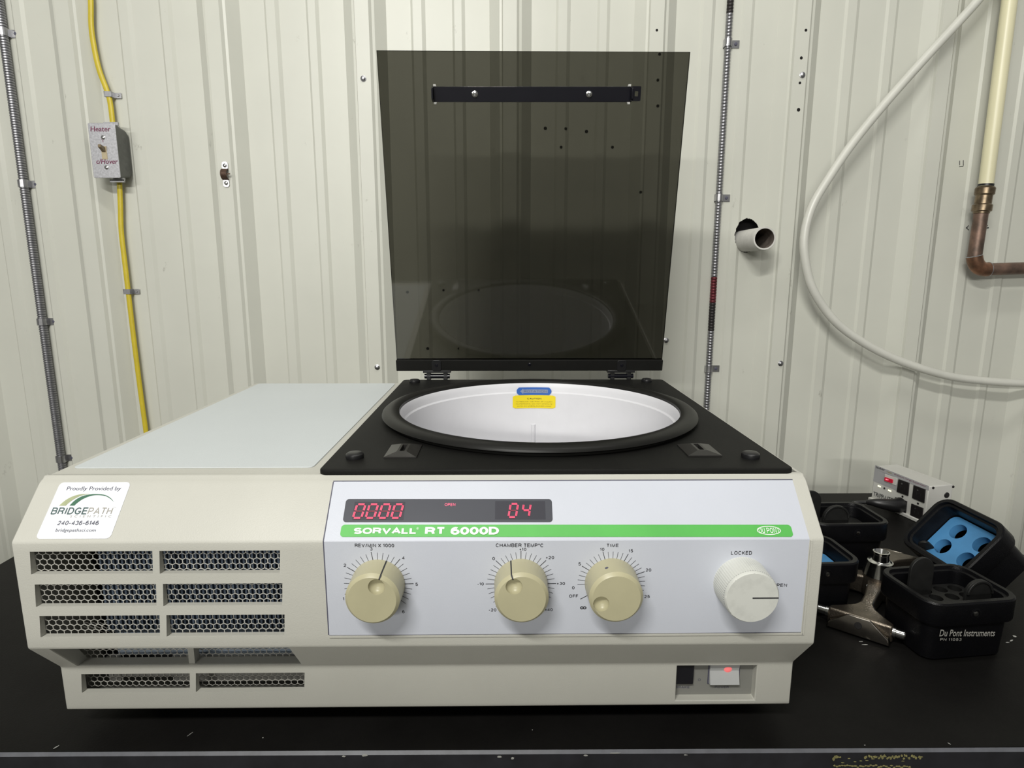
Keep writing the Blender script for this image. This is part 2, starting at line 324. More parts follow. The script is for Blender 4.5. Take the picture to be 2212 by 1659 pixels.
def poly_on(mb, pts, pl, off, th=0.0002, mi=0):
    mb.prism([pl.at(u, v, off) for u, v in pts], pl.n*th, mi); return mb
def rr_on(mb, uL, uR, vT, vB, pl, off, r=.002, th=.0004, mi=0):   # rounded rectangle lying on a plane
    c, ex, ey, W, hh = frame_on(pl, uL, uR, vT, vB, off)
    mb.prism([c+ex*x+ey*y for x, y in rrect(-W/2, -hh/2, W/2, hh/2, min(r, W/2.01, hh/2.01))], pl.n*th, mi); return mb
def stroke(mb, a, b, w, n, th=.0002, mi=0):
    a, b = Vector(a), Vector(b); t = (b-a).normalized(); s = t.cross(Vector(n)).normalized()*w/2
    mb.prism([a-s, b-s, b+s, a+s], Vector(n)*th, mi); return mb
def bez(P, n=8):                  # Catmull-Rom through points
    P = [Vector(p) for p in P]; out = []
    for i in range(len(P)-1):
        p0 = P[max(i-1, 0)]; p1 = P[i]; p2 = P[i+1]; p3 = P[min(i+2, len(P)-1)]
        for k in range(n):
            t = k/n; out.append(.5*((2*p1)+(p2-p0)*t+(2*p0-5*p1+4*p2-p3)*t*t+(3*p1-p0-3*p2+p3)*t**3))
    return out+[P[-1]]

# ================================================================ SETTING
YW = 1.401; PIT = .3048; XR0 = -.5518
ZF = -H
hc = aty(1613, 509, YW); HX, HZ = hc.x, hc.z; HRX, HRZ = .0285, .0375      # rough hole that the pipe stub comes out of
prof = [(0, 0), (.0511, 0), (.056, .004), (.0743, .004), (.082, 0), (.138, 0), (.1428, .004), (.158, .004), (.165, 0),
        (.2162, 0), (.2374, .0200), (.2423, .0205), (.2445, .0265), (.2731, .0265), (.2783, .0210), (.2837, .0200), (.3048, 0)]
def wall_depth(x):
    t = (x-XR0) % PIT
    for (a, ha), (b, hb) in zip(prof, prof[1:]):
        if a <= t <= b: return ha+(hb-ha)*(t-a)/(b-a)
    return 0
wall = bpy.data.objects.new('wall_back', None); COL.objects.link(wall); wall.location = (0, YW, 0); wall['kind'] = 'structure'; wall['label'] = 'cream painted ribbed metal wall behind the bench'
ORG['wall_back'] = Vector((0, YW, -H))
panels = []
for s in range(-3, 3):
    mb = MB(); x_start = XR0+(s*3+1)*PIT-.0215*0
    cuts = []
    for k in range(3): cuts += [(x_start+k*PIT+x, h) for x, h in prof[:-1]]
    cuts.append((x_start+3*PIT, 0))
    zc = [ZF, ZF+1.0, 1.6]
    if cuts[0][0] < HX < cuts[-1][0]:
        z0 = HZ-.05; zc = [ZF]+[z0+i*.0013 for i in range(78)]+[1.6]
        nx = []
        for (a, ha), (b, hb) in zip(cuts, cuts[1:]):
            nx.append((a, ha))
            if b > HX-.04 and a < HX+.04:
                n = max(1, int((b-a)/.0013))
                nx += [(a+(b-a)*i/n, ha+(hb-ha)*i/n) for i in range(1, n)]
        cuts = nx+[cuts[-1]]
    nz = len(zc)
    vs = [(x, YW-h, z) for x, h in cuts for z in zc]; fs = []
    rnd = [random.uniform(.96, 1.05) for _ in range(40)]
    for i in range(len(cuts)-1):
        for j in range(nz-1):
            xm = (cuts[i][0]+cuts[i+1][0])/2-HX; zm = (zc[j]+zc[j+1])/2-HZ
            if abs(xm) < .05 and abs(zm) < .06:
                a = int((math.atan2(zm, xm)+math.pi)/(2*math.pi)*39.9)
                if (xm/HRX)**2+(zm/HRZ)**2 < rnd[a]: continue
            fs.append((i*nz+j, (i+1)*nz+j, (i+1)*nz+j+1, i*nz+j+1))
    mb.add(vs, fs)
    p = obj('wall_panel', mb, 'wall', wall); panels.append((cuts[0][0], cuts[-1][0], p))
mb = MB(); mb.box((HX-.07, YW+.035, HZ-.08), (HX+.07, YW+.10, HZ+.08)); obj('cavity_shade_box', mb, 'wall_hole', wall)  # near-black box behind the hole, its colour standing in for shade
def panel_at(x):
    for a, b, p in panels:
        if a <= x <= b: return p
def on_wall(u, v, lift=0):
    p = aty(u, v, YW)
    for _ in range(4): p = aty(u, v, YW-wall_depth(p.x)-lift)
    return p
for u, v in ((785, 170), (815, 793), (1686, 785), (1733, 162), (1439, 735)):
    p = on_wall(u, v); mb = MB(); mb.lathe([(.0062, 0), (.0062, .001), (.0045, .0015), (.0045, .004), (.003, .005)], p, (0, -1, 0), 12); obj('screw', mb, 'steel', panel_at(p.x), smooth=True)
for u, v in ((1741, 65), (1731, 125), (1728, 179), (1725, 237), (1425, 117), (1421, 173), (1421, 229), (1178, 277), (1222, 278), (1267, 284), (1212, 318), (1323, 318), (1384, 415), (1419, 65),
             (880, 631), (958, 627), (1034, 627), (924, 753), (991, 753)):
    p = on_wall(u, v, .0004); mb = MB(); r = random.uniform(.0022, .0032)
    mb.lathe([(r*1.2, 0), (r, .0004)], p, (0, -1, 0), 9); obj('drill_hole', mb, 'wall_hole', panel_at(p.x))
mb = MB()
def wl(pts, w=.0012):
    P = [on_wall(u, v, .0006) for u, v in pts]
    for a, b in zip(P, P[1:]): stroke(mb, a, b, w, (0, -1, 0))
wl([(2087, 492), (2104, 492)]); wl([(2093, 487), (2087, 492), (2093, 497)]); wl([(2128, 487), (2134, 487)], .0015); wl([(2131, 487), (2131, 493)]); wl([(2127, 496), (2136, 492), (2130, 490)])
wl([(2073, 347), (2073, 357)]); wl([(2081, 346), (2081, 358)]); wl([(2072, 360), (2081, 359)])
obj('pen_mark', mb, 'ink', wall)

mb = MB(); mb.box((-3.4, -2.2, ZF-.05), (3.4, YW, ZF)); f = struct(obj('floor', mb, 'floor', org=(0, 0, ZF)))

mb = MB(); mb.box((-3.4, -2.2, ZF), (3.4, -2.1, .385)); struct(obj('added_light_blocker', mb, 'light_blocker', org=(0, -2.15, ZF)))  # unseen partition added behind the camera to shade the machine's lower front
# ================================================================ WORKBENCH
BZ = -.455; BXL, BXR, BYB = -.800, .852, 1.214
def byf(x): return .5175-.005*x
bench = thing('workbench', 'long black workbench with a worn front edge under the centrifuge', 'workbench', (0, .85, -H))
mb = MB(); ch = .0030; XA, XB = BXL, BXR
xs = [XA, XB]
vs = []
for x in xs: vs += [(x, byf(x)+ch, BZ), (x, BYB, BZ), (x, BYB, BZ-.032), (x, byf(x)+ch, BZ-.032)]
mb.add(vs, [(0, 1, 5, 4), (1, 2, 6, 5), (2, 3, 7, 6), (3, 0, 4, 7), (0, 3, 2, 1), (4, 5, 6, 7)])
obj('bench_top', mb, 'bench', bench)
mb = MB()
mb.add([(XA, byf(XA)+ch+.0005, BZ-.0003), (XB, byf(XB)+ch+.0005, BZ-.0003), (XB, byf(XB), BZ-ch), (XA, byf(XA), BZ-ch), (XA, byf(XA), BZ-.03), (XB, byf(XB), BZ-.03), (XA, byf(XA)+.02, BZ-.03), (XB, byf(XB)+.02, BZ-.03)],
       [(0, 1, 2, 3)], 1)
mb.add([(XA, byf(XA), BZ-ch), (XB, byf(XB), BZ-ch), (XB, byf(XB), BZ-.031), (XA, byf(XA), BZ-.031), (XA, byf(XA)+ch, BZ-.031), (XB, byf(XB)+ch, BZ-.031)], [(0, 1, 2, 3), (3, 2, 5, 4)], 0)
obj('front_edge', mb, ['bench_edge', 'bench_chamfer'], bench, fixn=False)
for x in (XA+.06, XB-.06):
    for y in (.60, 1.14):
        mb = MB(); mb.box((x-.025, y-.025, ZF), (x+.025, y+.025, BZ-.032)); obj('leg', mb, 'frame', bench, bevel=.003)
mb = MB(); mb.box((XA+.05, .62, BZ-.10), (XB-.05, .65, BZ-.032)); mb.box((XA+.05, 1.12, BZ-.10), (XB-.05, 1.15, BZ-.032)); obj('frame_rail', mb, 'frame', bench)
# chips of paint and crumbs on the edge
def chips(name, m, items, z=None):
    mb = MB()
    for u, v, s in items:
        if z is None:
            pl = Plane((0, byf(0), 0), (-.005, -1, 0)); c = pl.at(u, v, .0003); n = pl.n; ex = Vector((1, 0, 0)); ey = Vector((0, 0, 1))
        else:
            c = atz(u, v, z); n = Vector((0, 0, 1)); ex = Vector((1, 0, 0)); ey = Vector((0, 1, 0))
        k = random.randint(4, 6); a0 = random.random()*6; sx = s[0]*.0004; sy = s[1]*.0004; ang = s[2] if len(s) > 2 else 0
        P = []
        for i in range(k):
            a = a0+2*math.pi*i/k; x = math.cos(a)*sx*random.uniform(.7, 1.2); y = math.sin(a)*sy*random.uniform(.7, 1.2)
            x, y = x*math.cos(ang)-y*math.sin(ang), x*math.sin(ang)+y*math.cos(ang); P.append(c+ex*x+ey*y)
        mb.prism(P, n*.0004)
    o = obj(name, mb, m, bench); o['kind'] = 'stuff'; return o
it = [(1806, 1634, (7, 5)), (1800, 1639, (4, 5)), (1813, 1635, (5, 2))]
for i in range(34): it.append((1868+i*3.6+random.uniform(-2, 2), 1634+random.uniform(-3, 4), (2.6, 3.6, random.uniform(-.6, .6))))
for i in range(30): it.append((1802+i*5.6, 1655+random.uniform(-3, 3), (4, 2.2)))
for i in range(14): it.append((1820+i*13, 1641+random.uniform(-8, 6), (4, 1)))
chips('worn_paint', 'chip', it)
chips('crumb', 'chip_white', [(788, 1631, (7, 3)), (743, 1633, (5, 2)), (1078, 1634, (6, 2.5)), (1265, 1631, (6, 2)), (1480, 1630, (5, 1)), (1330, 1626, (14, 1)), (1107, 1637, (4, 3))])
chips('bench_scratch', 'chip_white', [(122, 1614, (7, 1.4, 1.0)), (411, 1586, (9, .9, 1.1)), (568, 1594, (2, 1)), (2051, 1607, (4, .8, -1)), (2185, 1384, (9, 3, .5)), (2192, 1375, (5, 5)), (2176, 1388, (6, 2)), (1869, 1393, (10, 2)), (1860, 1386, (8, 1.2)), (1150, 1577, (1.4, 1)), (1868, 1610, (2, 1))], z=BZ+.0004)

# ================================================================ CENTRIFUGE
XL, XR = -.4344, .2856
yA, zA, yB, zB, zC, yD, zD, zE, yR, zP = .5507, -.1918, .5094, -.2338, -.3366, .5434, -.379, -.4274, 1.0548, -.1837
ZT = -.1900
cf = thing('centrifuge', 'large beige benchtop centrifuge with its smoked lid standing open', 'centrifuge', ((XL+XR)/2, .80, BZ))
def fillet(P, i, r, n=3):
    a, b, c = Vector(P[i-1]), Vector(P[i]), Vector(P[i+1]); d1 = (a-b).normalized(); d2 = (c-b).normalized()
    p, q = b+d1*r, b+d2*r; return [tuple((1-t)**2*p+2*t*(1-t)*b+t*t*q) for t in [k/n for k in range(n+1)]]
rows = [(-.2423, -.2639), (-.2737, -.2953), (-.3043, -.3254)]
cols = [(-.4202, -.3127), (-.3066, -.2002)]
cols2 = [(-.4161, -.3104), (-.3045, -.1980)]
row5 = (-.387, -.4073)
swx = (.1704, .2500); swz = (-.3802, -.4213)
B0 = [(.5605, -.1885), (yA, zA), (yB, zB), (yB, zC), (yD, zD), (yD, zE)]
pr = [(.5605, -.1885), (.5570, -.1884)]+fillet(B0, 1, .004)+fillet(B0, 2, .0018, 2)
for r in rows: pr += [(yB, r[0]), (yB, r[1])]
fc = fillet(B0, 3, .0018, 2); pr += fc; fd = fillet(B0, 4, .002, 2)
iC = len(pr)-1; pr += fd; iD = len(pr)-3
pr += [(yD, swz[0]-.0025), (yD, row5[0]), (yD, row5[1]), (yD, swz[1]), (yD, zE+.002), (yD+.002, zE), (.5605, zE)]
swi = pr.index((yD, swz[0]-.0025))
holes = []      # x0,x1,index a,index b,depth
for r in rows:
    i = pr.index((yB, r[0]))
    for c in cols: holes.append((c[0], c[1], i, i+1, .006))
for c in cols2:
    holes.append((c[0], c[1], pr.index((yD, row5[0])), pr.index((yD, row5[1])), .006))
holes.append((cols2[0][0], cols2[1][1], iC, iC+1, .030))
holes.append((swx[0], swx[1], swi, pr.index((yD, swz[1])), .009))
xc = sorted(set([XL, XR]+[h[0] for h in holes]+[h[1] for h in holes]))
mb = MB()
for i in range(len(pr)-1):
    for a, b in zip(xc, xc[1:]):
        xm = (a+b)/2
        if any(h[0] < xm < h[1] and h[2] <= i < h[3] for h in holes): continue
        (y0, z0), (y1, z1) = pr[i], pr[i+1]
        mb.add([(a, y0, z0), (b, y0, z0), (b, y1, z1), (a, y1, z1)], [(0, 3, 2, 1)])
for x0, x1, a, b, t in holes:
    P = pr[a:b+1]
    if len(P) > 2 and False: pass
    back = [(y+t, z) for y, z in P]
    if t == .030: back = [(.532, P[0][1]-.001), (.5555, P[-1][1])]
    for x in (x0, x1):
        for k in range(len(P)-1): mb.add([(x, *P[k]), (x, *P[k+1]), (x, *back[k+1]), (x, *back[k])], [(0, 1, 2, 3)])
    for k in (0, -1): mb.add([(x0, *P[k]), (x1, *P[k]), (x1, *back[k]), (x0, *back[k])], [(0, 1, 2, 3)])
for x in (XL, XR): mb.add([(x, *p) for p in pr], [tuple(range(len(pr)))])
obj('front_housing', mb, 'beige', cf, bevel=.0009)
# grille backing: mesh sheets, fins behind
def hexsheet(x0, x1, z0, z1, y, pitch=.00635, wall_=.00033, th=.0006):
    mb = MB(); R = pitch/math.sqrt(3); r = R-wall_*2/math.sqrt(3); j = 0; z = z0+R
    while z < z1-R*.2:
        x = x0+pitch/2+(pitch/2 if j % 2 else 0)
        while x < x1-pitch*.3:
            o = [(x+R*math.sin(math.pi/3*k), y, z+.9*R*math.cos(math.pi/3*k)) for k in range(6)]
            i_ = [(x+r*math.sin(math.pi/3*k), y, z+.9*r*math.cos(math.pi/3*k)) for k in range(6)]
            b_ = [(p[0], y+th, p[2]) for p in i_]
            fs = [(k, (k+1) % 6, 6+(k+1) % 6, 6+k) for k in range(6)]+[(6+k, 6+(k+1) % 6, 12+(k+1) % 6, 12+k) for k in range(6)]
            mb.add(o+i_+b_, fs); x += pitch
        z += 1.5*R*.9; j += 1
    return mb
o = obj('grille_mesh', hexsheet(cols[0][0]-.003, cols[1][1]+.003, rows[2][1]-.003, rows[0][0]+.004, yB+.0063), 'mesh', cf, label='pale hexagonal mesh behind the upper vents', fixn=False); o['kind'] = 'stuff'
o = obj('grille_mesh', hexsheet(cols2[0][0]-.003, cols2[1][1]+.003, row5[1]-.003, -.3395, yD+.0125), 'mesh', cf, label='pale hexagonal mesh behind the lower vents', fixn=False); o['kind'] = 'stuff'
mb = MB(); mb.box((cols2[0][1], yD+.002, -.379), (cols2[1][0], yD+.0115, -.342)); obj('vent_divider', mb, 'beige', cf)
mb = MB(); x = cols[0][0]+.045
while x < cols[1][1]+.01: mb.box((x, yB+.022, -.333), (x+.0018, yB+.030, -.238)); x += .004
mb.box((cols[0][0]+.045, yB+.030, -.340), (cols[1][1]+.01, yB+.034, -.236)); obj('condenser', mb, 'fins', cf, label='blue-grey finned condenser seen through the vents')
mb = MB()
mb.box((cols2[0][0]+.02, yD+.028, -.385), (cols2[1][1]+.01, yD+.032, -.343), 1)
mb.box((cols2[0][0]+.012, yD+.022, -.412), (cols2[0][0]+.024, yD+.026, -.383)); mb.box((cols2[0][0]+.078, yD+.022, -.412), (cols2[1][1]+.01, yD+.026, -.383))
mb.box((cols2[0][0]+.024, yD+.023, -.389), (cols2[0][0]+.078, yD+.025, -.386)); mb.box((cols2[0][0]+.024, yD+.023, -.406), (cols2[0][0]+.078, yD+.025, -.403))
obj('inner_tray', mb, ['tray', 'fins_lit'], cf, label='grey inner tray behind the lowest vents')
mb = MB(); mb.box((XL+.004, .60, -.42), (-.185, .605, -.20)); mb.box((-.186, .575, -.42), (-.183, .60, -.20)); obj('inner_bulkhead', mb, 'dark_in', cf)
# cabinet body
mb = MB(); y0 = .5605
for (a, b) in (((XL, y0), (XL, yR)), ((XL, yR), (XR, yR)), ((XR, yR), (XR, y0))):
    n = Vector((b[1]-a[1], -(b[0]-a[0]), 0)).normalized()*-.003
    mb.prism([(a[0], a[1], zE), (b[0], b[1], zE), (b[0], b[1], ZT-.0015), (a[0], a[1], ZT-.0015)], n if 0 else Vector((0, 0, 0))+n)
mb.box((XL, y0, zE), (XR, yR, zE+.003))
obj('cabinet', mb, 'beige', cf)
pTop = Plane((0, 0, ZT), (0, 0, 1))
mb = MB(); xs_ = -.1775
mb.box((XL+.0005, .5635, ZT-.004), (xs_, yR, ZT)); obj('top_frame', mb, 'beige', cf, bevel=.0012)
fy = atz(400, 1011.5, ZT).y; rx = atz(675, 1012, ZT).x
mb = MB(); P = rrect(XL+.008, fy, rx, yR-.006, .006)
mb.prism([(x, y, ZT) for x, y in P], (0, 0, .0009)); obj('top_panel', mb, 'laminate', cf, bevel=.0003, label='pale blue-white laminate top panel')
mb = MB()
for x in (XL+.06, XR-.06):
    for y in (.61, 1.0): mb.lathe([(.016, 0), (.016, .006), (.013, zE-BZ)], (x, y, BZ), n=20)
for k, (x, y) in enumerate([(x, y) for x in (XL+.06, XR-.06) for y in (.61, 1.0)]):
    m1 = MB(); m1.lathe([(.016, 0), (.016, .006), (.013, zE-BZ)], (x, y, BZ), n=20); obj('foot', m1, 'black', cf, smooth=True)
mb = MB(); mb.add([(XL+.001, .5606, -.1884), (-.17, .5606, -.1886), (-.17, .5634, -.1899), (XL+.001, .5640, -.1897), (XL+.001, .5606, -.1925), (-.17, .5606, -.1925), (-.17, .5634, -.1925), (XL+.001, .5640, -.1925)], [(0, 1, 2, 3), (0, 4, 5, 1), (3, 2, 6, 7)]); obj('seam_shade_strip', mb, 'dark_in', cf, fixn=False)  # black strip in the seam, the gap's shade put into its colour
# deck plate, gasket, bowl
PXL, PXR, PY0, PY1 = -.1772, .2776, .5560, 1.0560
bcx, bcy = .0450, .7955
th = .0062
me = curve_mesh([rrect(PXL+.002, PY0+.002, PXR-.002, PY1-.002, .006), circ(bcx, bcy, .189, 96)], ext=th/2-.0015, bev=.0015)
mb = MB(); mb.mesh(me, Matrix.Translation((0, 0, zP-th/2))); obj('deck_plate', mb, 'deck', cf, smooth=True)
mb = MB(); g = [(.196, zP-.0005), (.1965, zP+.0035), (.2025, zP+.0042), (.2045, zP+.0058), (.2038, zP+.0078), (.2005, zP+.0105), (.1955, zP+.0122), (.1900, zP+.0122), (.1850, zP+.0112), (.1828, zP+.0102), (.1822, zP+.0060), (.1822, zP-.010)]
mb.lathe(g, (bcx, bcy, 0), n=128, cap=(0, 0)); obj('gasket_ring', mb, 'gasket', cf, smooth=True)
mb = MB(); mb.lathe([(.186, zP+.004), (.1818, zP+.0075), (.1805, zP+.0060), (.1795, zP+.000), (.1788, zP-.006), (.1765, zP-.008), (.1765, zP-.15), (.172, zP-.17), (.164, zP-.18), (.02, zP-.182)], (bcx, bcy, 0), n=128, cap=(0, 1))
bowl = obj('bowl', mb, 'bowl', cf, smooth=True)
# bowl seam weld and labels follow the curved wall
RB = .1763
def cyl_pt(u, v, off):
    d = ray(u, v); a = d.x**2+d.y**2; b = -2*(d.x*bcx+d.y*bcy); c = bcx**2+bcy**2-(RB-off)**2; t = (-b+math.sqrt(b*b-4*a*c))/(2*a); return d*t
mb = MB(); p = cyl_pt(1152, 890, 0); a = math.atan2(p.y-bcy, p.x-bcx); q = Vector((bcx+RB*math.cos(a), bcy+RB*math.sin(a), 0))
mb.tube([(q.x, q.y, zP-.060-.004*k) for k in range(0, 28)], [.0036 for k in range(28)], 12); obj('weld_seam', mb, 'bowl', bowl, smooth=True)
def cyl_label(name, m, uL, uR, vT, vB, off=.0006, r=.004):
    p1 = cyl_pt(uL, (vT+vB)/2, 0); p2 = cyl_pt(uR, (vT+vB)/2, 0); a1 = math.atan2(p1.y-bcy, p1.x-bcx); a2 = math.atan2(p2.y-bcy, p2.x-bcx)
    um = (uL+uR)/2; z1 = cyl_pt(um, vT, 0).z; z2 = cyl_pt(um, vB, 0).z
    mbx = MB(); n = 16; vs = []
    for i in range(n+1):
        a = a1+(a2-a1)*i/n; e = min(i, n-i)/n*abs(a2-a1)*RB; ins = max(0, r-math.sqrt(max(0, r*r-(r-min(e, r))**2)))
        for z in (z2+ins, z1-ins): vs.append((bcx+(RB-off)*math.cos(a), bcy+(RB-off)*math.sin(a), z))
    mbx.add(vs, [(2*i, 2*i+1, 2*i+3, 2*i+2) for i in range(n)]); ob = obj(name, mbx, m, cf, fixn=False)
    def T(x, z, o2): a = (a1+a2)/2+(a2-a1)*x; return Vector((bcx+(RB-off-o2)*math.cos(a), bcy+(RB-off-o2)*math.sin(a), z2+(z1-z2)*z))
    return ob, T
def cyl_text(txt, T, x0, x1, z0, z1, m, parent, bold=0, o3=.0004):
    me = text_mesh(txt, bold); xs = [v.co.x for v in me.vertices]; ys = [v.co.y for v in me.vertices]; mbx = MB()
    mbx.add([T(x0+(x1-x0)*(v.co.x-min(xs))/(max(xs)-min(xs)), z0+(z1-z0)*(v.co.y-min(ys))/(max(ys)-min(ys)), o3+v.co.z*.002) for v in me.vertices], [tuple(p.vertices) for p in me.polygons])
    obj('lettering', mbx, m, parent, fixn=False)
ob, T = cyl_label('rotation_label', 'blue_label', 1116, 1191, 836.5, 853); ob['label'] = 'blue rotation arrow label'
mb = MB(); P = [(-.40, .5), (-.31, .85), (-.31, .72), (.40, .72), (.40, .26), (-.31, .26), (-.31, .13)]; mb.add([T(-.40, .5, .0002), T(-.31, .85, .0002), T(-.31, .13, .0002)], [(0, 1, 2)]); xs2 = [-.31+.71*k/12 for k in range(13)]; mb.add([T(x, z, .0002) for x in xs2 for z in (.26, .72)], [(2*k, 2*k+1, 2*k+3, 2*k+2) for k in range(12)]); obj('arrow', mb, 'grey_label', ob, fixn=False)
cyl_text('ROTATION', T, -.29, .37, .34, .66, 'ink_slate', ob, -.015, .0008)
ob, T = cyl_label('caution_label', 'yellow_label', 1107.5, 1200, 853.5, 881.5, off=.0005, r=.002); ob['label'] = 'yellow caution label'
cyl_text('CAUTION', T, -.16, .17, .68, .80, 'ink', ob, .012)
cyl_text('TO REDUCE THE RISK OF INJURY', T, -.43, .43, .46, .56, 'ink_olive_dark', ob, -.012)
cyl_text('TO PERSONS, DO NOT OPERATE', T, -.43, .43, .29, .39, 'ink_olive_dark', ob, -.012)
cyl_text('WITH AN UNBALANCED LOAD', T, -.40, .40, .12, .22, 'ink_olive_dark', ob, -.012)
# bumpers, latch wells
for u, v in ((766.5, 989), (1621, 988), (895.7, 826), (1397, 824.5)):
    p = atz(u, v, zP); mb = MB(); mb.lathe([(.0088, 0), (.0092, .002), (.0088, .0042), (.0072, .0056), (.003, .0062)], p, n=28); obj('bumper', mb, 'black', cf, smooth=True)
for U in ([(845.9, 963), (912, 963), (899, 989), (829.6, 990)], [(1463, 962), (1530, 960.5), (1560, 988.5), (1487.5, 986.5)]):
    c = [atz(u, v, zP) for u, v in U]; cx = sum(p.x for p in c)/4; cy = sum(p.y for p in c)/4
    hx = max((b-a).length for a, b in ((atz(*U[0], zP), atz(*U[1], zP)), (atz(*U[3], zP), atz(*U[2], zP))))/2; hy = abs(atz(*U[0], zP).y-atz(*U[3], zP).y)/2
    mb = MB(); B4 = [(cx-hx, cy-hy, zP), (cx+hx, cy-hy, zP), (cx+hx, cy+hy, zP), (cx-hx, cy+hy, zP)]
    s1, s2 = .0050, hy*.70; zt = zP+.0042
    B5 = [(p[0], p[1], zP+.0012) for p in B4]; T4 = [(cx-s1, cy-s2+.003, zt), (cx+s1, cy-s2+.003, zt), (cx+s1, cy+s2, zt), (cx-s1, cy+s2, zt)]; I4 = [(p[0]*.5+cx*.5, p[1]*.85+cy*.15, zt) for p in T4]; J4 = [(p[0], p[1], zt-.008) for p in I4]
    vs = B4+B5+T4+I4+J4; fs = []
    for a in (0, 4, 8, 12): fs += [(a+k, a+(k+1) % 4, a+4+(k+1) % 4, a+4+k) for k in range(4)]
    mb.add(vs, fs); lw = obj('latch_well', mb, 'latch', cf)
# control panel overlay: bevel plane, front plane
nbev = Vector((0, -(zA-zB), (yA-yB))).normalized() if 0 else Vector((0, -(zA-zB), (yA-yB)))
nbev = Vector((0, zB-zA, yA-yB)).normalized(); 
if nbev.z < 0: nbev = -nbev
PB = Plane((0, yB, zB), nbev); PF = Plane((0, yB, 0), (0, -1, 0)); PD = Plane((0, yD, 0), (0, -1, 0))
oxl = PF.at(699.7, 1171).x; oxr = PF.at(1748.6, 1169).x; otop = PB.at(1200, 1039.5); obot = PF.at(1200, 1368).z
mb = MB(); e = .0006
def ov(x0, x1, off):
    tp = otop+nbev*off; b0 = Vector((0, yB-off*.4, zB+off)); b1 = Vector((0, yB-off, zB-off*.4)); bt = Vector((0, yB-off, obot))
    return [(x, p.y, p.z) for p in (tp, b0, b1, bt) for x in (x0, x1)]
A1 = ov(oxl, oxr, 0); A2 = ov(oxl+.0003, oxr-.0003, e)
mb.add(A1+A2, [(8, 9, 11, 10), (10, 11, 13, 12), (12, 13, 15, 14), (0, 1, 9, 8), (14, 15, 7, 6), (0, 8, 10, 2), (2, 10, 12, 4), (4, 12, 14, 6), (1, 3, 11, 9), (3, 5, 13, 11), (5, 7, 15, 13)])
panel = obj('control_panel', mb, 'overlay', cf, label='grey-blue control panel overlay', fixn=False)
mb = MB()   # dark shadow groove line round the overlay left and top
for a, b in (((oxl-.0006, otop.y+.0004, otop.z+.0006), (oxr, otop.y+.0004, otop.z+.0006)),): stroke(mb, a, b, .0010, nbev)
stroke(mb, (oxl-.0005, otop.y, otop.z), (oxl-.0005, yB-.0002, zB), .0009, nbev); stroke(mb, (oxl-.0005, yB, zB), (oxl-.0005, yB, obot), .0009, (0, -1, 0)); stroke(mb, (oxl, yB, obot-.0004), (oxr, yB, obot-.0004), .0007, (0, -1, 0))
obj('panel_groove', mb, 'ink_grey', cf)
mb = MB(); stroke(mb, (oxl, yB, obot-.0016), (oxr+.001, yB, obot-.0016), .0018, (0, -1, 0), .0012); stroke(mb, (oxr+.0016, yB, zB-.001), (oxr+.0016, yB, obot-.0025), .0018, (0, -1, 0), .0012); obj('panel_rim', mb, 'beige', cf)
o1 = e+.0002
mb = MB(); rr_on(mb, 745, 1193, 1078.8, 1128.2, PB, o1, .003, .0004); win = obj('display_window', mb, 'window', cf, label='smoked grey display window')
for q_ in ((764, 874, 1085, 1124.5), (1069.5, 1178, 1083.5, 1123)):
    mb = MB(); rr_on(mb, *q_, PB, o1+.0004, .0005, .0001); obj('display_aperture', mb, 'window_dark', win)
SEG = {'a': ((.12, 1), (.88, 1)), 'b': ((1, .92), (1, .55)), 'c': ((1, .45), (1, .08)), 'd': ((.12, 0), (.88, 0)), 'e': ((0, .08), (0, .45)), 'f': ((0, .55), (0, .92)), 'g': ((.12, .5), (.88, .5))}
def digit(uL, uR, vT, vB, on_, ghost):
    c, ex, ey, W, hh = frame_on(PB, uL, uR, vT, vB, o1+.0008); sh = .17
    mbx = MB(); wd = hh*.085
    for k, (a, b) in SEG.items():
        if k not in on_ and not ghost: continue
        P = [c+ex*((x-.5)*W*.86+(y-.5)*hh*sh)+ey*((y-.5)*hh) for x, y in (a, b)]
        if k in on_:
            t = (P[1]-P[0]).normalized(); s = t.cross(PB.n)*wd*.55
            stroke(mbx, P[0], P[1], wd*1.9, PB.n, mi=2)
            stroke(mbx, P[0]+s+PB.n*.0003, P[1]+s+PB.n*.0003, wd*.42, PB.n, mi=1); stroke(mbx, P[0]-s+PB.n*.0003, P[1]-s+PB.n*.0003, wd*.42, PB.n, mi=1)
            stroke(mbx, P[0]+PB.n*.0002, P[1]+PB.n*.0002, wd*.5, PB.n, mi=0)
        else: stroke(mbx, P[0], P[1], wd, PB.n, mi=2)
    obj('digit', mbx, ['led', 'led_edge', 'led_dim'], win)
for k in range(4): digit(766.5+k*27.3, 787.5+k*27.3, 1091, 1120.5, 'abcdef', True)
digit(1099.5, 1118, 1090, 1118.5, 'abcdef', True); digit(1128, 1145.5, 1090, 1118, 'fgbc', False)
mb = MB(); text_on(mb, 'OPEN', PB, 961, 984, 1087.5, 1095, o1+.0006, .01); obj('open_indicator', mb, 'led_edge', win)
mb = MB(); rr_on(mb, 738.3, 1711.8, 1134.3, 1160.3, PB, o1, .003, .0003); stripe = obj('green_stripe', mb, 'green', cf, label='green brand stripe')
for a_ in (('SORVALL', 765, 899, 1139.5, 1156.3, .028), ('RT 6000D', 918.5, 1078, 1139.5, 1156.3, .03), ('®', 900, 905, 1140, 1145, 0)):
    mb = MB(); text_on(mb, a_[0], PB, *a_[1:5], o1+.0005, a_[5]); obj('lettering', mb, 'ink_white', stripe)
mb = MB(); c, ex, ey, W, hh = frame_on(PB, 1634, 1685.6, 1137.3, 1156.5, o1+.0005)
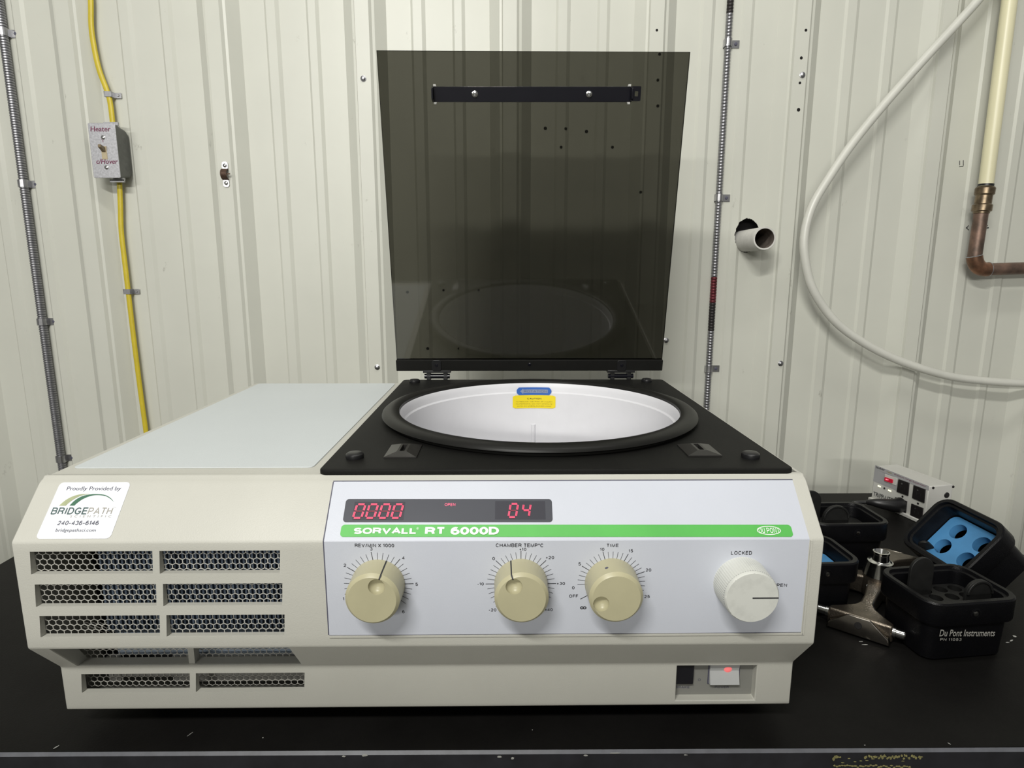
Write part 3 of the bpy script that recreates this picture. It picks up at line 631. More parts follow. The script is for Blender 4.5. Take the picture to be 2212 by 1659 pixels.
me = curve_mesh([circ(0, 0, W/2, 40, hh/2), circ(0, 0, W/2-.0007, 40, hh/2-.0007)]); mb.add([c+ex*v.co.x+ey*v.co.y for v in me.vertices], [tuple(p.vertices) for p in me.polygons])
text_on(mb, 'DU PONT', PB, 1638, 1682, 1140.5, 1153.5, o1+.0005, .0); obj('oval_emblem', mb, 'ink_white', stripe)
# dial prints
for a_ in (('REV/MIN X 1000', 766.8, 851.6, 1173, 1181.8), ('CHAMBER TEMP°C', 1071, 1173, 1172.5, 1181.5), ('TIME', 1310.5, 1335.5, 1173.2, 1181.2), ('LOCKED', 1578.6, 1623.6, 1189.5, 1197.6), ('OPEN', 1668, 1699.3, 1259, 1267)):
    mb = MB(); text_on(mb, a_[0], PF, *a_[1:], o1, .006); obj('dial_lettering', mb, 'ink', panel)
yK = .4824; KZ = -.2750; KX = (-.1137, .0143, .0958, .2129)
def at_ang(kx, deg, r, off=o1): a = math.radians(deg); return Vector((kx+r*math.sin(a), yB-off, KZ+r*math.cos(a)))
def dial(kx, ticks, labels, r0=.0232, r1=.0305, rl=.0345):
    mbx = MB()
    for deg, big in ticks: stroke(mbx, at_ang(kx, deg, r0), at_ang(kx, deg, r1+(.0012 if big else 0)), .0005 if big else .00032, (0, -1, 0), .0001)
    for deg, t in labels:
        me = text_mesh(t, .008); xs = [v.co.x for v in me.vertices]; ys = [v.co.y for v in me.vertices]; s = .0030/max(.3, (max(ys)-min(ys)))
        if t == '∞': s = .0050
        c = at_ang(kx, deg, (rl if t not in ('+10', '10') else .0332)+(.0008*(len(t)-1) if t != '+10' else 0))
        mbx.add([c+Vector((1, 0, 0))*(v.co.x-(min(xs)+max(xs))/2)*s+Vector((0, 0, 1))*(v.co.y-(min(ys)+max(ys))/2)*s+Vector((0, -1, 0))*v.co.z*s for v in me.vertices], [tuple(p.vertices) for p in me.polygons])
    obj('dial_scale', mbx, 'ink', panel)
dial(KX[0], [(-9.2+9.8*(i-15)+98*.0, i % 5 == 0) for i in range(2, 30)], [(-9.2-98-6, '1'), (-9.2-48, '2'), (-8, '3'), (42, '4'), (90, '5'), (141, '6'), (-152, '0')])
dial(KX[1], [(9*i, i % 5 == 0) for i in range(-15, 16)], [(-135, '-20'), (-90, '-10'), (-45, '0'), (3, '+10'), (46, '+20'), (90, '+30'), (135, '+40')])
dial(KX[2], [(-15.5+8.5*i, i % 5 == 0) for i in range(-9, 17)]+[(-119, True)], [(-15.5, '10'), (28, '15'), (69, '20'), (112, '25'), (-57, '5'), (-97, '0'), (-110, 'OFF'), (-134, '∞')])
def knob(i, m, dimple, line, label, knurl=False, setscrew=None):
    kx = KX[i]; R0, R1 = .0240, .0231; L = yB-yK
    mbx = MB(); o_ = (kx, yB-e, KZ)
    if knurl: mbx.lathe([(R0*1.03, 0), (R0*1.02, .002), (R0*.985, L-.0035)], o_, (0, -1, 0), 140, ripple=.007, cap=(0, 0)); mbx.lathe([(R0*.960, L-.0042), (R0*.985, L-.0034), (R0*.98, L-.0016), (R0*.935, L)], o_, (0, -1, 0), 64, cap=(0, 0)); RF = R0*.935
    else: mbx.lathe([(R0, 0), (R0, .001), (R1+.0003, L-.0030), (R1-.0001, L-.0026), (R1-.0019, L-.0004), (R1-.0024, L)], o_, (0, -1, 0), 72, cap=(0, 0)); RF = R1-.0024
    yf = yB-e-L
    if dimple:
        ang, rd, rr = dimple; a = math.radians(ang); dx, dz = rd*math.sin(a), rd*math.cos(a)
        me = curve_mesh([circ(0, 0, RF, 72), circ(dx, dz, rr, 28)])
        mbx.add([(kx+v.co.x, yf, KZ+v.co.y) for v in me.vertices], [tuple(p.vertices) for p in me.polygons])
        mbx.lathe([(rr*math.cos(t), rr*.75*math.sin(t)) for t in [math.pi/2*k/7 for k in range(8)]][:-1]+[(.0003, rr*.75)], (kx+dx, yf, KZ+dz), (0, 1, 0), 28, cap=(0, 1))
    else:
        me = curve_mesh([circ(0, 0, RF, 72)]); mbx.add([(kx+v.co.x, yf, KZ+v.co.y) for v in me.vertices], [tuple(p.vertices) for p in me.polygons])
    k = obj('control_knob', mbx, m, cf, smooth=True, label=label)
    mbx = MB(); a = math.radians(line[0]); d = Vector((math.sin(a), 0, math.cos(a))); r0, r1 = line[1], line[2]; c = Vector((kx, yf, KZ))
    stroke(mbx, c+d*r0+Vector((0, -.0001, 0)), c+d*min(r1, RF)+Vector((0, -.0001, 0)), .0011, (0, -1, 0), .0002)
    if line[3]:
        mbx.prism([c+d*(RF)+p for p in (Vector((0, 0, 0)),)]*0 or [c+d*(RF-.0002)+d.cross(Vector((0, 1, 0)))*s+Vector((0, -.0003, 0)) for s in (-.0006, .0006)]+[c+d*(R1+.0005)+d.cross(Vector((0, 1, 0)))*s+Vector((0, .0016, 0)) for s in (.0006, -.0006)], d*.0002)
        mbx.prism([c+d*(R1-.0002)+d.cross(Vector((0, 1, 0)))*s+Vector((0, .0014, 0)) for s in (-.0006, .0006)]+[c+d*(R0-.0002)+d.cross(Vector((0, 1, 0)))*s+Vector((0, L-.0005, 0)) for s in (.0006, -.0006)], d*.0005)
    obj('pointer_line', mbx, 'ink', k)
    if setscrew is not None:
        a = math.radians(setscrew); d = Vector((math.sin(a), 0, math.cos(a))); mbx = MB(); mbx.lathe([(.0016, 0), (.0016, .0003)], c+d*(R1+.0003)+Vector((0, .012, 0)), d, 14); obj('set_screw', mbx, 'ink_grey', k)
    return k
knob(0, 'tan', (20, .0130, .0072), (20, .0200, .03, True), 'tan rotor speed knob pointing just past four o clock scale mark three' if 0 else 'tan speed knob under the speed scale')
knob(1, 'tan', (-29, .0135, .0072), (-22, .0195, .03, True), 'tan chamber temperature knob')
knob(2, 'tan', (-110, .0140, .0070), (-110, .0208, .03, False), 'tan timer knob with a set screw on top', setscrew=-18)
knob(3, 'knob_white', None, (90, 0, .03, False), 'white knurled lid lock knob', knurl=True)
# switches
mb = MB(); yS = yD+.009; mb.box((swx[0]-.02, yS, swz[1]-.004), (swx[1]+.002, yS+.002, swz[0]+.0)); sp = obj('switch_panel', mb, 'switch_panel', cf, label='recessed grey panel with the brake and power switches')
PS = Plane((0, yS, 0), (0, -1, 0))
mb = MB(); rr_on(mb, 1455, 1496.5, 1430, 1473.5, PS, 0, .0008, .0035); obj('brake_switch', mb, 'black_gloss', cf, bevel=.0005, label='black brake rocker switch')
a = PS.at(1531.5, 1455); b = PS.at(1597, 1474); t_ = PS.at(1560, 1434); zmid = PS.at(1560, 1446).z
mb = MB(); x0, x1, z0, z1 = a.x, b.x-.002, b.z, PS.at(1560, 1425).z
mb.box((x0-.0012, yS-.0007, z0-.0010), (x1+.0014, yS, z1), 1)
mb.add([(x0, yS, z0), (x1, yS, z0), (x1, yS, z1), (x0, yS, z1), (x0, yS-.0055, z0+.0012), (x1, yS-.0055, z0+.0012), (x1, yS-.0018, zmid), (x0, yS-.0018, zmid), (x1, yS-.0045, z1), (x0, yS-.0045, z1)],
       [(0, 1, 5, 4), (4, 5, 6, 7), (7, 6, 8, 9), (9, 8, 2, 3), (0, 4, 7, 9, 3), (1, 2, 8, 6, 5)])
ps = obj('power_switch', mb, ['rocker', 'ink_grey'], cf, label='pale lit power rocker switch', fixn=False)
mb = MB(); c = PS.at(1571, 1439.5, .0034); mb.lathe([(.0042, 0), (.0034, .0006), (.001, .001)], (c.x, c.y+.0012, c.z-.001), (0, -1, 0), 16); obj('neon_lamp', mb, 'neon', ps, smooth=True)
for a_ in (('BRAKE', 1459, 1489), ('POWER', 1544, 1574)):
    mb = MB(); text_on(mb, a_[0], PS, a_[1], a_[2], 1481, 1486.5, .0002, .006); obj('lettering', mb, 'ink_grey', sp)
mb = MB(); c, ex, ey, W, hh = frame_on(PS, 1507, 1514, 1465, 1471.5, .0002); me = curve_mesh([circ(0, 0, .0014, 20), circ(0, 0, .0010, 20)]); mb.add([c+ex*v.co.x+ey*v.co.y for v in me.vertices], [tuple(p.vertices) for p in me.polygons])
obj('off_mark', mb, 'ink_grey', sp)
# sticker
mb = MB(); c0 = [PB.at(u, v, .0001) for u, v in ((133.6, 1042.5), (286.4, 1041), (235.3, 1164.3), (74, 1164.6))]
sxl, sxr = (c0[0].x+c0[3].x)/2, (c0[1].x+c0[2].x)/2; eyv = (c0[0]-c0[3]); eyv.x = 0; exv = Vector((1, 0, 0)); cc = sum(c0, Vector())/4; cc.x = (sxl+sxr)/2; eyl = eyv.length; eyv.normalize()
mb.prism([cc+exv*x+eyv*y for x, y in rrect(-(sxr-sxl)/2, -eyl/2, (sxr-sxl)/2, eyl/2, .004)], nbev*.0003)
st = thing  # keep helper name
stick = obj('sticker', mb, 'sticker', cf, label='white supplier sticker on the left of the sloped front')
os_ = .0006; Z = 7.373
def zp(x, y): return (x/Z, 1010+y/Z)
def stxt(txt, x0, x1, y0, y1, m, bold=0, sp_=1.0):
    mbx = MB(); text_on(mbx, txt, PB, x0/Z, x1/Z, 1010+y0/Z, 1010+y1/Z, os_, bold, 0, sp_); obj('lettering', mbx, m, stick)
stxt('Proudly Provided by', 1070, 1930, 305, 385, 'ink_grey', .0); stxt('BRIDGE', 830, 1395, 640, 750, 'ink_teal', .0); stxt('PATH', 1415, 1795, 635, 745, 'ink_taupe', -.005); stxt('TM', 1812, 1850, 628, 640, 'ink_taupe')
stxt('SCIENTIFIC', 1125, 1775, 765, 797, 'ink_taupe', -.005, 1.9); stxt('240-436-6146', 925, 1580, 848, 920, 'ink_grey', .0); stxt('bridgepathsci.com', 893, 1530, 975, 1040, 'ink_grey', .0)
def arc(outer, inner, m):
    O = [PB.at(*zp(x, y), os_) for x, y in outer]; I = [PB.at(*zp(x, y), os_) for x, y in inner]
    O = bez(O, 4); I = bez(I, 4); n = min(len(O), len(I)); mbx = MB(); vs = O[:n]+I[:n]
    mbx.add(vs, [(i, i+1, n+i+1, n+i) for i in range(n-1)]); obj('logo_arc', mbx, m, stick, fixn=False)
arc([(1112, 610), (1205, 520), (1320, 458), (1450, 430), (1560, 426), (1680, 441), (1765, 488), (1818, 549)], [(1188, 610), (1245, 560), (1335, 500), (1455, 455), (1560, 443), (1675, 456), (1755, 496), (1816, 550)], 'ink_green')
arc([(945, 612), (1040, 530), (1150, 468), (1280, 430), (1430, 423)], [(1050, 612), (1120, 550), (1220, 486), (1320, 445), (1432, 425)], 'ink_olive')
# lid
lb = Vector((0, 1.052, -.165)); lt = Vector((0, .9675, .3195)); ld = (lt-lb).normalized(); ln = Vector((0, -ld.z, ld.y)).normalized()   # ln faces the camera
LXL, LXR = -.1865, .2735
if ln.y > 0: ln = -ln
mb = MB(); tk = .0055
a0 = [(LXL, *lb.yz), (LXR, *lb.yz), (LXR, *lt.yz), (LXL, *lt.yz)]; a1 = [Vector(p)-ln*tk for p in a0]
mb.add([Vector(p) for p in a0]+a1, [(0, 1, 2, 3), (7, 6, 5, 4)], 0); mb.add([Vector(p) for p in a0]+a1, [(0, 4, 5, 1), (1, 5, 6, 2), (2, 6, 7, 3), (3, 7, 4, 0)], 1)
lid = obj('lid', mb, ['smoked', 'black_gloss'], cf, label='smoked see-through lid standing open')
PL = Plane(lb, ln)
hb = PL.at(1140, 777); ht = (hb-lb).dot(ld)
mb = MB(); q0 = [lb-ld*.002, lb+ld*ht]
mb.prism([(LXL-.001, *(q0[0]+ln*.004).yz), (LXR+.001, *(q0[0]+ln*.004).yz), (LXR+.001, *(q0[1]+ln*.004).yz), (LXL-.001, *(q0[1]+ln*.004).yz)], -ln*.014)
obj('hinge_rail', mb, 'deck', lid, bevel=.001)
for u in (943.5, 1342):
    mb = MB(); p = PL.at(u, 787, .0042); P = rrect(-.008, -.011, .008, .009, .004)
    mb.prism([p+Vector((x, 0, 0))+ld*y for x, y in P], ln*.0015); q = lb+Vector((p.x, 0, 0))-lb*0; q = Vector((p.x, lb.y, lb.z))
    zh = zP+.0065
    mb.box((q.x-.024, q.y-.004, q.z-.006), (q.x+.024, q.y+.010, q.z-.0015)); mb.box((q.x-.018, q.y-.002, zP), (q.x-.011, q.y+.008, q.z-.004)); mb.box((q.x+.011, q.y-.002, zP), (q.x+.018, q.y+.008, q.z-.004))
    hg = obj('hinge', mb, 'black', cf, bevel=.0006)
    mb = MB(); mb.lathe([(.0042, 0), (.0042, .044)], (q.x-.022, q.y+.002, q.z-.0125), (1, 0, 0), 16); obj('hinge_pin', mb, 'black_gloss', hg, smooth=True)
    mb = MB(); mb.lathe([(.0028, 0), (.0022, .0012)], p+ln*.0015, ln, 12); obj('screw', mb, 'black_gloss', hg, smooth=True)
mb = MB(); mb.lathe([(.003, 0), (.0022, .001)], PL.at(1143.5, 786, .0042), ln, 12); obj('screw', mb, 'black_gloss', lid, smooth=True)
# latch bar on the lid
bl, br = PL.at(937, 204), PL.at(1361, 204); bt, bb = PL.at(1150, 187), PL.at(1150, 220.5); hw = (bt-bb).length/2
mb = MB(); P = [bl-ld*hw, br-ld*hw, br+ld*hw, bl+ld*hw]; mb.prism(P, ln*.0025)
for p, s in ((bl, -1), (br, 1)):
    mb.prism([p-ld*hw*1.05, p+ld*hw*1.05, p+ld*hw*.7+ln*.014, p-ld*hw*.7+ln*.014], Vector((s*.0022, 0, 0)))
lbar = obj('latch_bar', mb, 'black_gloss', lid, bevel=.0004, label='glossy black latch bar across the top of the lid')
mb = MB(); p = br+ln*.010+Vector((.003, 0, 0)); me = curve_mesh([rrect(-.003, -.010, .011, .010, .0015), rrect(.002, -.0035, .007, .0035, .0008)], ext=.0008)
mb.add([p+Vector((v.co.x, 0, 0))+ld*v.co.y+ln*v.co.z for v in me.vertices], [tuple(q.vertices) for q in me.polygons]); obj('catch', mb, 'black_gloss', lbar)
for p, s in ((bl, -1), (br, 1)):
    for t in (1, -1): mb = MB(); mb.prism([p+ld*t*hw*1.0, p+ld*t*hw*1.28, p+ld*t*hw*1.28+Vector((-s*.0035, 0, 0)), p+ld*t*hw*1.0+Vector((-s*.0045, 0, 0))], ln*.004); obj('bracket_edge', mb, 'chip_white', lbar)
for u in (1026, 1272):
    mb = MB(); mb.lathe([(.0048, 0), (.0045, .001), (.0030, .0014), (.0028, .005), (.0012, .0062)], PL.at(u, 203.5, .0025), ln, 18); obj('screw', mb, 'chrome', lbar, smooth=True)

# ================================================================ WALL FITTINGS
def conduit(name, label, x, r, ztop, zbot, pit, stains=()):
    root = thing(name, label, 'conduit', (x, YW-.012, zbot)); wd = wall_depth(x)
    yc = YW-wd-r-.001; pr_ = []; z = 0; segs = []
    n = int((ztop-zbot)/pit); cur = None; mbx = None; parts_ = {}
    for k in range(n):
        z0 = k*pit; mt = 'conduit'
        for a, b, m_ in stains:
            if a <= zbot+z0 <= b: mt = m_
        if mt != cur: parts_[(k, mt)] = MB(); cur = mt; last = (k, mt)
        parts_[last].lathe([(r*.84, z0), (r, z0+pit*.22), (r*1.02, z0+pit*.5), (r, z0+pit*.78), (r*.84, z0+pit)], (x, yc, zbot), (.0, .0, 1), 14, cap=(0, 0))
    for (kk, mt), mbx in parts_.items():
        obj('armour_sleeve' if mt == 'conduit' else 'stained_sleeve', mbx, mt, root, smooth=True)
    return root, yc
def strap(root, x, z, yc, r, m='steel', side=1):
    mbx = MB(); n = 10; hw_ = .0075; P = []
    for k in range(n+1):
        a = math.pi*k/n; P.append((x+(r*1.12)*math.cos(math.pi-a), yc-(r*1.12)*math.sin(a)))
    P = [(P[0][0], YW-wall_depth(x)-.0004)]+P+[(P[-1][0], YW-wall_depth(x)-.001), (P[-1][0]+.019, YW-wall_depth(x)-.001)]
    t = .0012; Q = [(a, b-t) for a, b in P]; vs = []; n2 = len(P)
    for (a, b) in P: vs += [(a, b, z-hw_), (a, b, z+hw_)]
    for (a, b) in P: vs += [(x+(a-x)*1.08 if abs(a-x) < r*1.2 else a, b-t, z-hw_), (x+(a-x)*1.08 if abs(a-x) < r*1.2 else a, b-t, z+hw_)]
    fs = []
    for i in range(n2-1):
        o2 = 2*n2; fs += [(2*i, 2*i+1, 2*i+3, 2*i+2), (o2+2*i, o2+2*i+2, o2+2*i+3, o2+2*i+1), (2*i, 2*i+2, o2+2*i+2, o2+2*i), (2*i+1, o2+2*i+1, o2+2*i+3, 2*i+3)]
    e_ = 2*(n2-1); fs.append((e_, e_+1, 2*n2+e_+1, 2*n2+e_))
    mbx.add(vs, fs); s = obj('strap', mbx, m, root)
    mbx = MB(); mbx.lathe([(.0036, 0), (.0034, .0012), (.002, .0022)], (P[-1][0]-.008, YW-wall_depth(x)-.0022, z), (0, -1, 0), 12); obj('screw', mbx, 'ink_grey' if m == 'steel' else 'steel', s, smooth=True)
xl = -1.040; rootL, yc = conduit('armoured_conduit', 'thick steel armoured conduit at the far left of the wall', xl, .0085, 1.1, -1.34, .0052)
for v in (70, 397, 695, 991): strap(rootL, xl, aty(40, v, yc).z, yc, .0085)
xr = .4725; zz = lambda v: aty(1545, v, 1.38).z
rootR, yc2 = conduit('armoured_conduit', 'thin steel armoured conduit with red and black stains, right of the lid', xr, .0068, 1.1, -1.34, .0064, [(zz(656), zz(600), 'conduit_red'), (zz(720), zz(657), 'conduit_dark'), (zz(30), 2, 'conduit_dark')])
for v in (93, 427, 797): strap(rootR, xr, aty(1550, v, yc2).z, yc2, .0068)
# yellow cable
yb = YW-.012
yc_top = [aty(u, v, yb) for u, v in ((190, -120), (192, -40), (196, 0), (197, 55), (203, 100), (214, 150), (231, 196), (238, 222), (243, 262), (246, 290))]
yc_bot = [aty(u, v, yb) for u, v in ((257, 366), (260, 440), (262, 500), (270, 570), (277, 630), (290, 740), (304, 850), (315, 930), (332, 1060), (345, 1150))]
cab = thing('yellow_cable', 'yellow sheathed cable running down the left of the wall through the switch box', 'cable', (-.80, YW-.01, -.45))
mb = MB(); mb.tube(bez(yc_top, 6), .0056, 14, flat=.62); mb.tube(bez(yc_bot, 6), .0056, 14, flat=.62); obj('sheath', mb, 'yellow', cab, smooth=True)
for u, v in ((240, 204), (281, 630)):
    p = aty(u-5, v, yb); mb = MB(); mb.box((p.x-.0075, yb-.0048, p.z-.0055), (p.x+.0075, yb-.0036, p.z+.0055)); mb.box((p.x+.006, yb-.0048, p.z-.0055), (p.x+.0075, YW-.002, p.z+.0055)); mb.box((p.x-.0075, yb-.0048, p.z-.0055), (p.x-.006, YW-.002, p.z+.0055)); mb.box((p.x+.006, YW-.0035, p.z-.0055), (p.x+.021, YW-.0022, p.z+.0055))
    s = obj('cable_clip', mb, 'steel', cab, bevel=.0003); mb = MB(); mb.lathe([(.0028, 0), (.002, .0012)], (p.x+.0145, YW-.0035, p.z), (0, -1, 0), 10); obj('screw', mb, 'steel', s, smooth=True)
# switch box
BX0, BX1, BZ0, BZ1, BY = -.8605, -.8065, .1965, .3035, 1.350
sb = thing('switch_box', 'grey metal switch box labelled in purple marker, hung on the yellow cable', 'switch box', ((BX0+BX1)/2, YW-.02, BZ0))
mb = MB(); P = rrect(BX0+.0005, BZ0+.001, BX1-.0005, BZ1-.001, .004)
mb.prism([(x, BY+.0016, z) for x, z in P], (0, .012, 0))
Q = rrect(BX0+.0005, BZ0+.002, BX1-.0005, BZ1-.002, .004); R_ = rrect(BX0+.0045, BZ0+.010, BX1-.001, BZ1-.010, .008)
n = len(Q); mb.add([(x, BY+.0136, z) for x, z in Q]+[(x, YW-.0235+.012, z) for x, z in rrect(BX0+.0025, BZ0+.004, BX1-.0005, BZ1-.004, .008)]+[(x, YW-.004, z) for x, z in R_],
    [(i, (i+1) % n, n+(i+1) % n, n+i) for i in range(n)]+[(n+i, n+(i+1) % n, 2*n+(i+1) % n, 2*n+i) for i in range(n)]+[tuple(range(2*n, 3*n))])
obj('box_body', mb, 'galv_dark', sb, smooth=True)
for z in (.222, .250, .278):
    mb = MB(); mb.lathe([(.0085, 0), (.0085, .0006), (.0075, .0009)], (BX1-.0012, BY+.030, z), (1, 0, 0), 20); obj('knockout', mb, 'galv_dark', sb, smooth=True)
for z, d in ((BZ1-.003, 1), (BZ0+.003, -1)):
    mb = MB(); mb.lathe([(.0125, 0), (.0125, .004), (.010, .0045), (.010, .009)], (BX1-.020, YW-.022, z), (0, 0, d), 20); mb.box((BX1-.034, YW-.032, min(z+d*.004, z+d*.010)), (BX1-.004, YW-.028, max(z+d*.004, z+d*.010))); obj('cable_clamp', mb, 'steel', sb, smooth=True)
mb = MB(); P = rrect(BX0-.001, BZ0-.001, BX1+.001, BZ1+.001, .003); mb.prism([(x, BY, z) for x, z in P], (0, .0018, 0)); pl = obj('cover_plate', mb, 'galv', sb, bevel=.0006)
cxx = (BX0+BX1)/2
for z in (.276, .2165):
    mb = MB(); mb.lathe([(.0042, 0), (.004, .0012), (.0022, .002)], (cxx+.001, BY, z), (0, -1, 0), 16); obj('screw', mb, 'chrome', pl, smooth=True)
mb = MB(); mb.box((cxx-.0055, BY-.0009, .2325), (cxx+.0055, BY, .2585)); mb.box((cxx-.0038, BY-.0012, .2340), (cxx+.0038, BY-.0008, .2450)); tg = obj('toggle_switch', mb, 'toggle', pl)
mb = MB(); mb.add([(cxx-.0035, BY, .246), (cxx+.0035, BY, .246), (cxx+.0035, BY, .2555), (cxx-.0035, BY, .2555), (cxx-.0028, BY-.015, .2545), (cxx+.0028, BY-.015, .2545), (cxx+.0028, BY-.014, .260), (cxx-.0028, BY-.014, .260)], [(0, 1, 5, 4), (1, 2, 6, 5), (2, 3, 7, 6), (3, 0, 4, 7), (4, 5, 6, 7)]); obj('lever', mb, 'toggle_dark', tg)
PBX = Plane((0, BY, 0), (0, -1, 0)); mb = MB()
text_on(mb, 'Heater', PBX, 195, 239, 273, 284, .0004, .008, .15); obj('handwriting', mb, 'marker', pl); mb = MB(); text_on(mb, '1', PBX, 219, 223, 299, 307, .0004, -.02); obj('handwriting', mb, 'marker', pl); mb = MB(); text_on(mb, 'c/Hover', PBX, 208, 255, 343, 354, .0004, .008, .3); obj('handwriting', mb, 'marker', pl)
# rusty clamp
p = on_wall(488, 377); cl = thing('pipe_clamp', 'small rusty two-hole pipe clamp left of the lid with no pipe', 'pipe clamp', (p.x, p.y, p.z-.02))
for s in (1, -1):
    mb = MB(); mb.prism([(p.x+x, p.y-.001, p.z+z) for x, z in rrect(-.0065, min(s*.010, s*.026), .0065, max(s*.010, s*.026), .005)], (0, -.0014, 0)); obj('tab', mb, 'steel', cl)
    mb = MB(); mb.lathe([(.004, 0), (.0038, .001), (.002, .002)], (p.x, p.y-.0024, p.z+s*.018), (0, -1, 0), 12); obj('screw', mb, 'chrome', cl, smooth=True)
mb = MB(); n = 10; P = [(p.y-.001-.013*math.sin(math.pi*k/n), p.z+.0115*math.cos(math.pi*k/n)) for k in range(n+1)]
vs = []
for y, z in P: vs += [(p.x-.0065, y, z), (p.x+.0065, y, z)]
for y, z in P: vs += [(p.x-.0065, p.y+(y-p.y)*.86, p.z+(z-p.z)*.86), (p.x+.0065, p.y+(y-p.y)*.86, p.z+(z-p.z)*.86)]
m2 = 2*(n+1); mb.add(vs, [(2*i, 2*i+1, 2*i+3, 2*i+2) for i in range(n)]+[(m2+2*i, m2+2*i+2, m2+2*i+3, m2+2*i+1) for i in range(n)]+[(2*i, 2*i+2, m2+2*i+2, m2+2*i) for i in range(n)]+[(2*i+1, m2+2*i+1, m2+2*i+3, 2*i+3) for i in range(n)])
mb.box((p.x+.002, p.y-.011, p.z-.001), (p.x+.013, p.y-.009, p.z+.001)); obj('saddle', mb, 'rust', cl, smooth=True)
# pvc stub
e1 = aty(1652, 515, 1.300); e0 = aty(1611, 510.5, YW+.04); ax = (e1-Vector((e1.x, e1.y+.14, e1.z))); ax = Vector((0, -1, 0))
st_ = thing('pipe_stub', 'open white plastic pipe stub sticking out of a rough hole in the wall', 'pipe', (e1.x, YW, e1.z-.024))
L = YW+.03-e1.y; b0 = e1-ax*L
mb = MB(); r = .0240; ri = .0200; mb.lathe([(r, 0), (r, L-.0015), (r-.0008, L), (ri+.0006, L), (ri, L-.001)], b0, ax, 48, cap=(0, 0)); obj('pipe_wall', mb, 'pvc', st_, smooth=True)
mb = MB(); mb.lathe([(ri, 0), (ri, L-.0008)], b0, ax, 48, cap=(1, 0)); obj('pipe_bore', mb, 'pvc_in', st_, smooth=True)
# tubing
pts = [(2190, -120), (2150, -50), (2113, 0), (2062, 57), (1990, 135), (1908, 228), (1840, 312), (1790, 385), (1755, 445), (1738, 505), (1739, 560), (1756, 625), (1800, 690), (1860, 737), (1940, 778), (2040, 810), (2120, 822), (2212, 828), (2330, 830)]
P = [aty(u, v, 1.335) for u, v in pts]
tb = MB(); tb.tube(bez(P, 8), .0089, 18); tube = obj('plastic_tubing', tb, 'tube', org=P[9], smooth=True); tube['label'] = 'thick translucent white tubing drooping in a long loop on the right wall'; tube['category'] = 'tubing'
# cream pipe, couplings, copper
pp = thing('water_pipe', 'cream plastic water pipe joined by brass couplings to a bent copper pipe', 'pipe', (aty(2110, 580, 1.36).x, 1.36, aty(2110, 580, 1.36).z))
yp = 1.357
tp, cp1, cp2, cpe = aty(2181, 0, yp), aty(2130, 398, yp), aty(2119, 462, yp), aty(2110, 580, yp)
dr = (tp-cp1).normalized(); mb = MB(); mb.tube([cp1-dr*.004, tp+dr*.5], .0140, 28); obj('plastic_pipe', mb, 'cpvc', pp, smooth=True)
L = (cp1-cp2).length; d2 = (cp1-cp2).normalized(); q = d2
mb = MB(); mb.lathe([(.0135, -.004), (.0155, -.003), (.0155, .0), (.0187, .002), (.0187, .014), (.0160, .0165), (.0158, .034), (.0187, .037), (.0187, .049), (.0165, .052)], cp2-q*0+q*.004, q, 32); mb.lathe([(.0148, 0), (.0148, .004)], cp1-q*.0038, q, 32, mi=1); obj('brass_coupling', mb, ['brass', 'black'], pp, smooth=True)
mb = MB(); cc1 = cp2+q*.004; dn = (cpe-cc1).normalized(); zb_ = aty(2105, 556, yp)
mb.tube([cc1, zb_], .0137, 28); obj('copper_pipe', mb, 'copper', pp, smooth=True, label='upright tarnished copper pipe')
c2 = aty(2128, 582, yp); er = aty(2300, 577, yp); hd = (er-c2).normalized()
mb = MB(); cor = aty(2108, 582, yp); P = [zb_+(zb_-cor).normalized()*.001, zb_*.5+cor*.5, cor*.80+zb_*.12+c2*.08, cor*.6+c2*.2+zb_*.2, cor*.45+c2*.5+zb_*.05, c2]
A_, B_ = zb_, aty(2130, 582, yp)
P = [A_+(A_-cor).normalized()*.003]+[(1-t)**2*A_+2*t*(1-t)*cor+t*t*B_ for t in [k/10 for k in range(11)]]+[B_+hd*.004]
mb.tube(P, .0155, 28); obj('elbow', mb, 'copper_br', pp, smooth=True, label='brighter copper elbow')
mb = MB(); mb.tube([B_, er+hd*.3], .0133, 28); obj('copper_pipe', mb, 'copper', pp, smooth=True, label='level tarnished copper pipe')
mb = MB(); mb.lathe([(.0138, 0), (.0160, .0008), (.0160, .0018), (.0138, .0026)], B_+hd*.003, hd, 28, cap=(0, 0)); mb.lathe([(.0140, 0), (.0160, .0008), (.0140, .0022)], A_+(A_-cor).normalized()*.002, (A_-cor), 28, cap=(0, 0)); obj('solder_joint', mb, 'solder', pp, smooth=True)

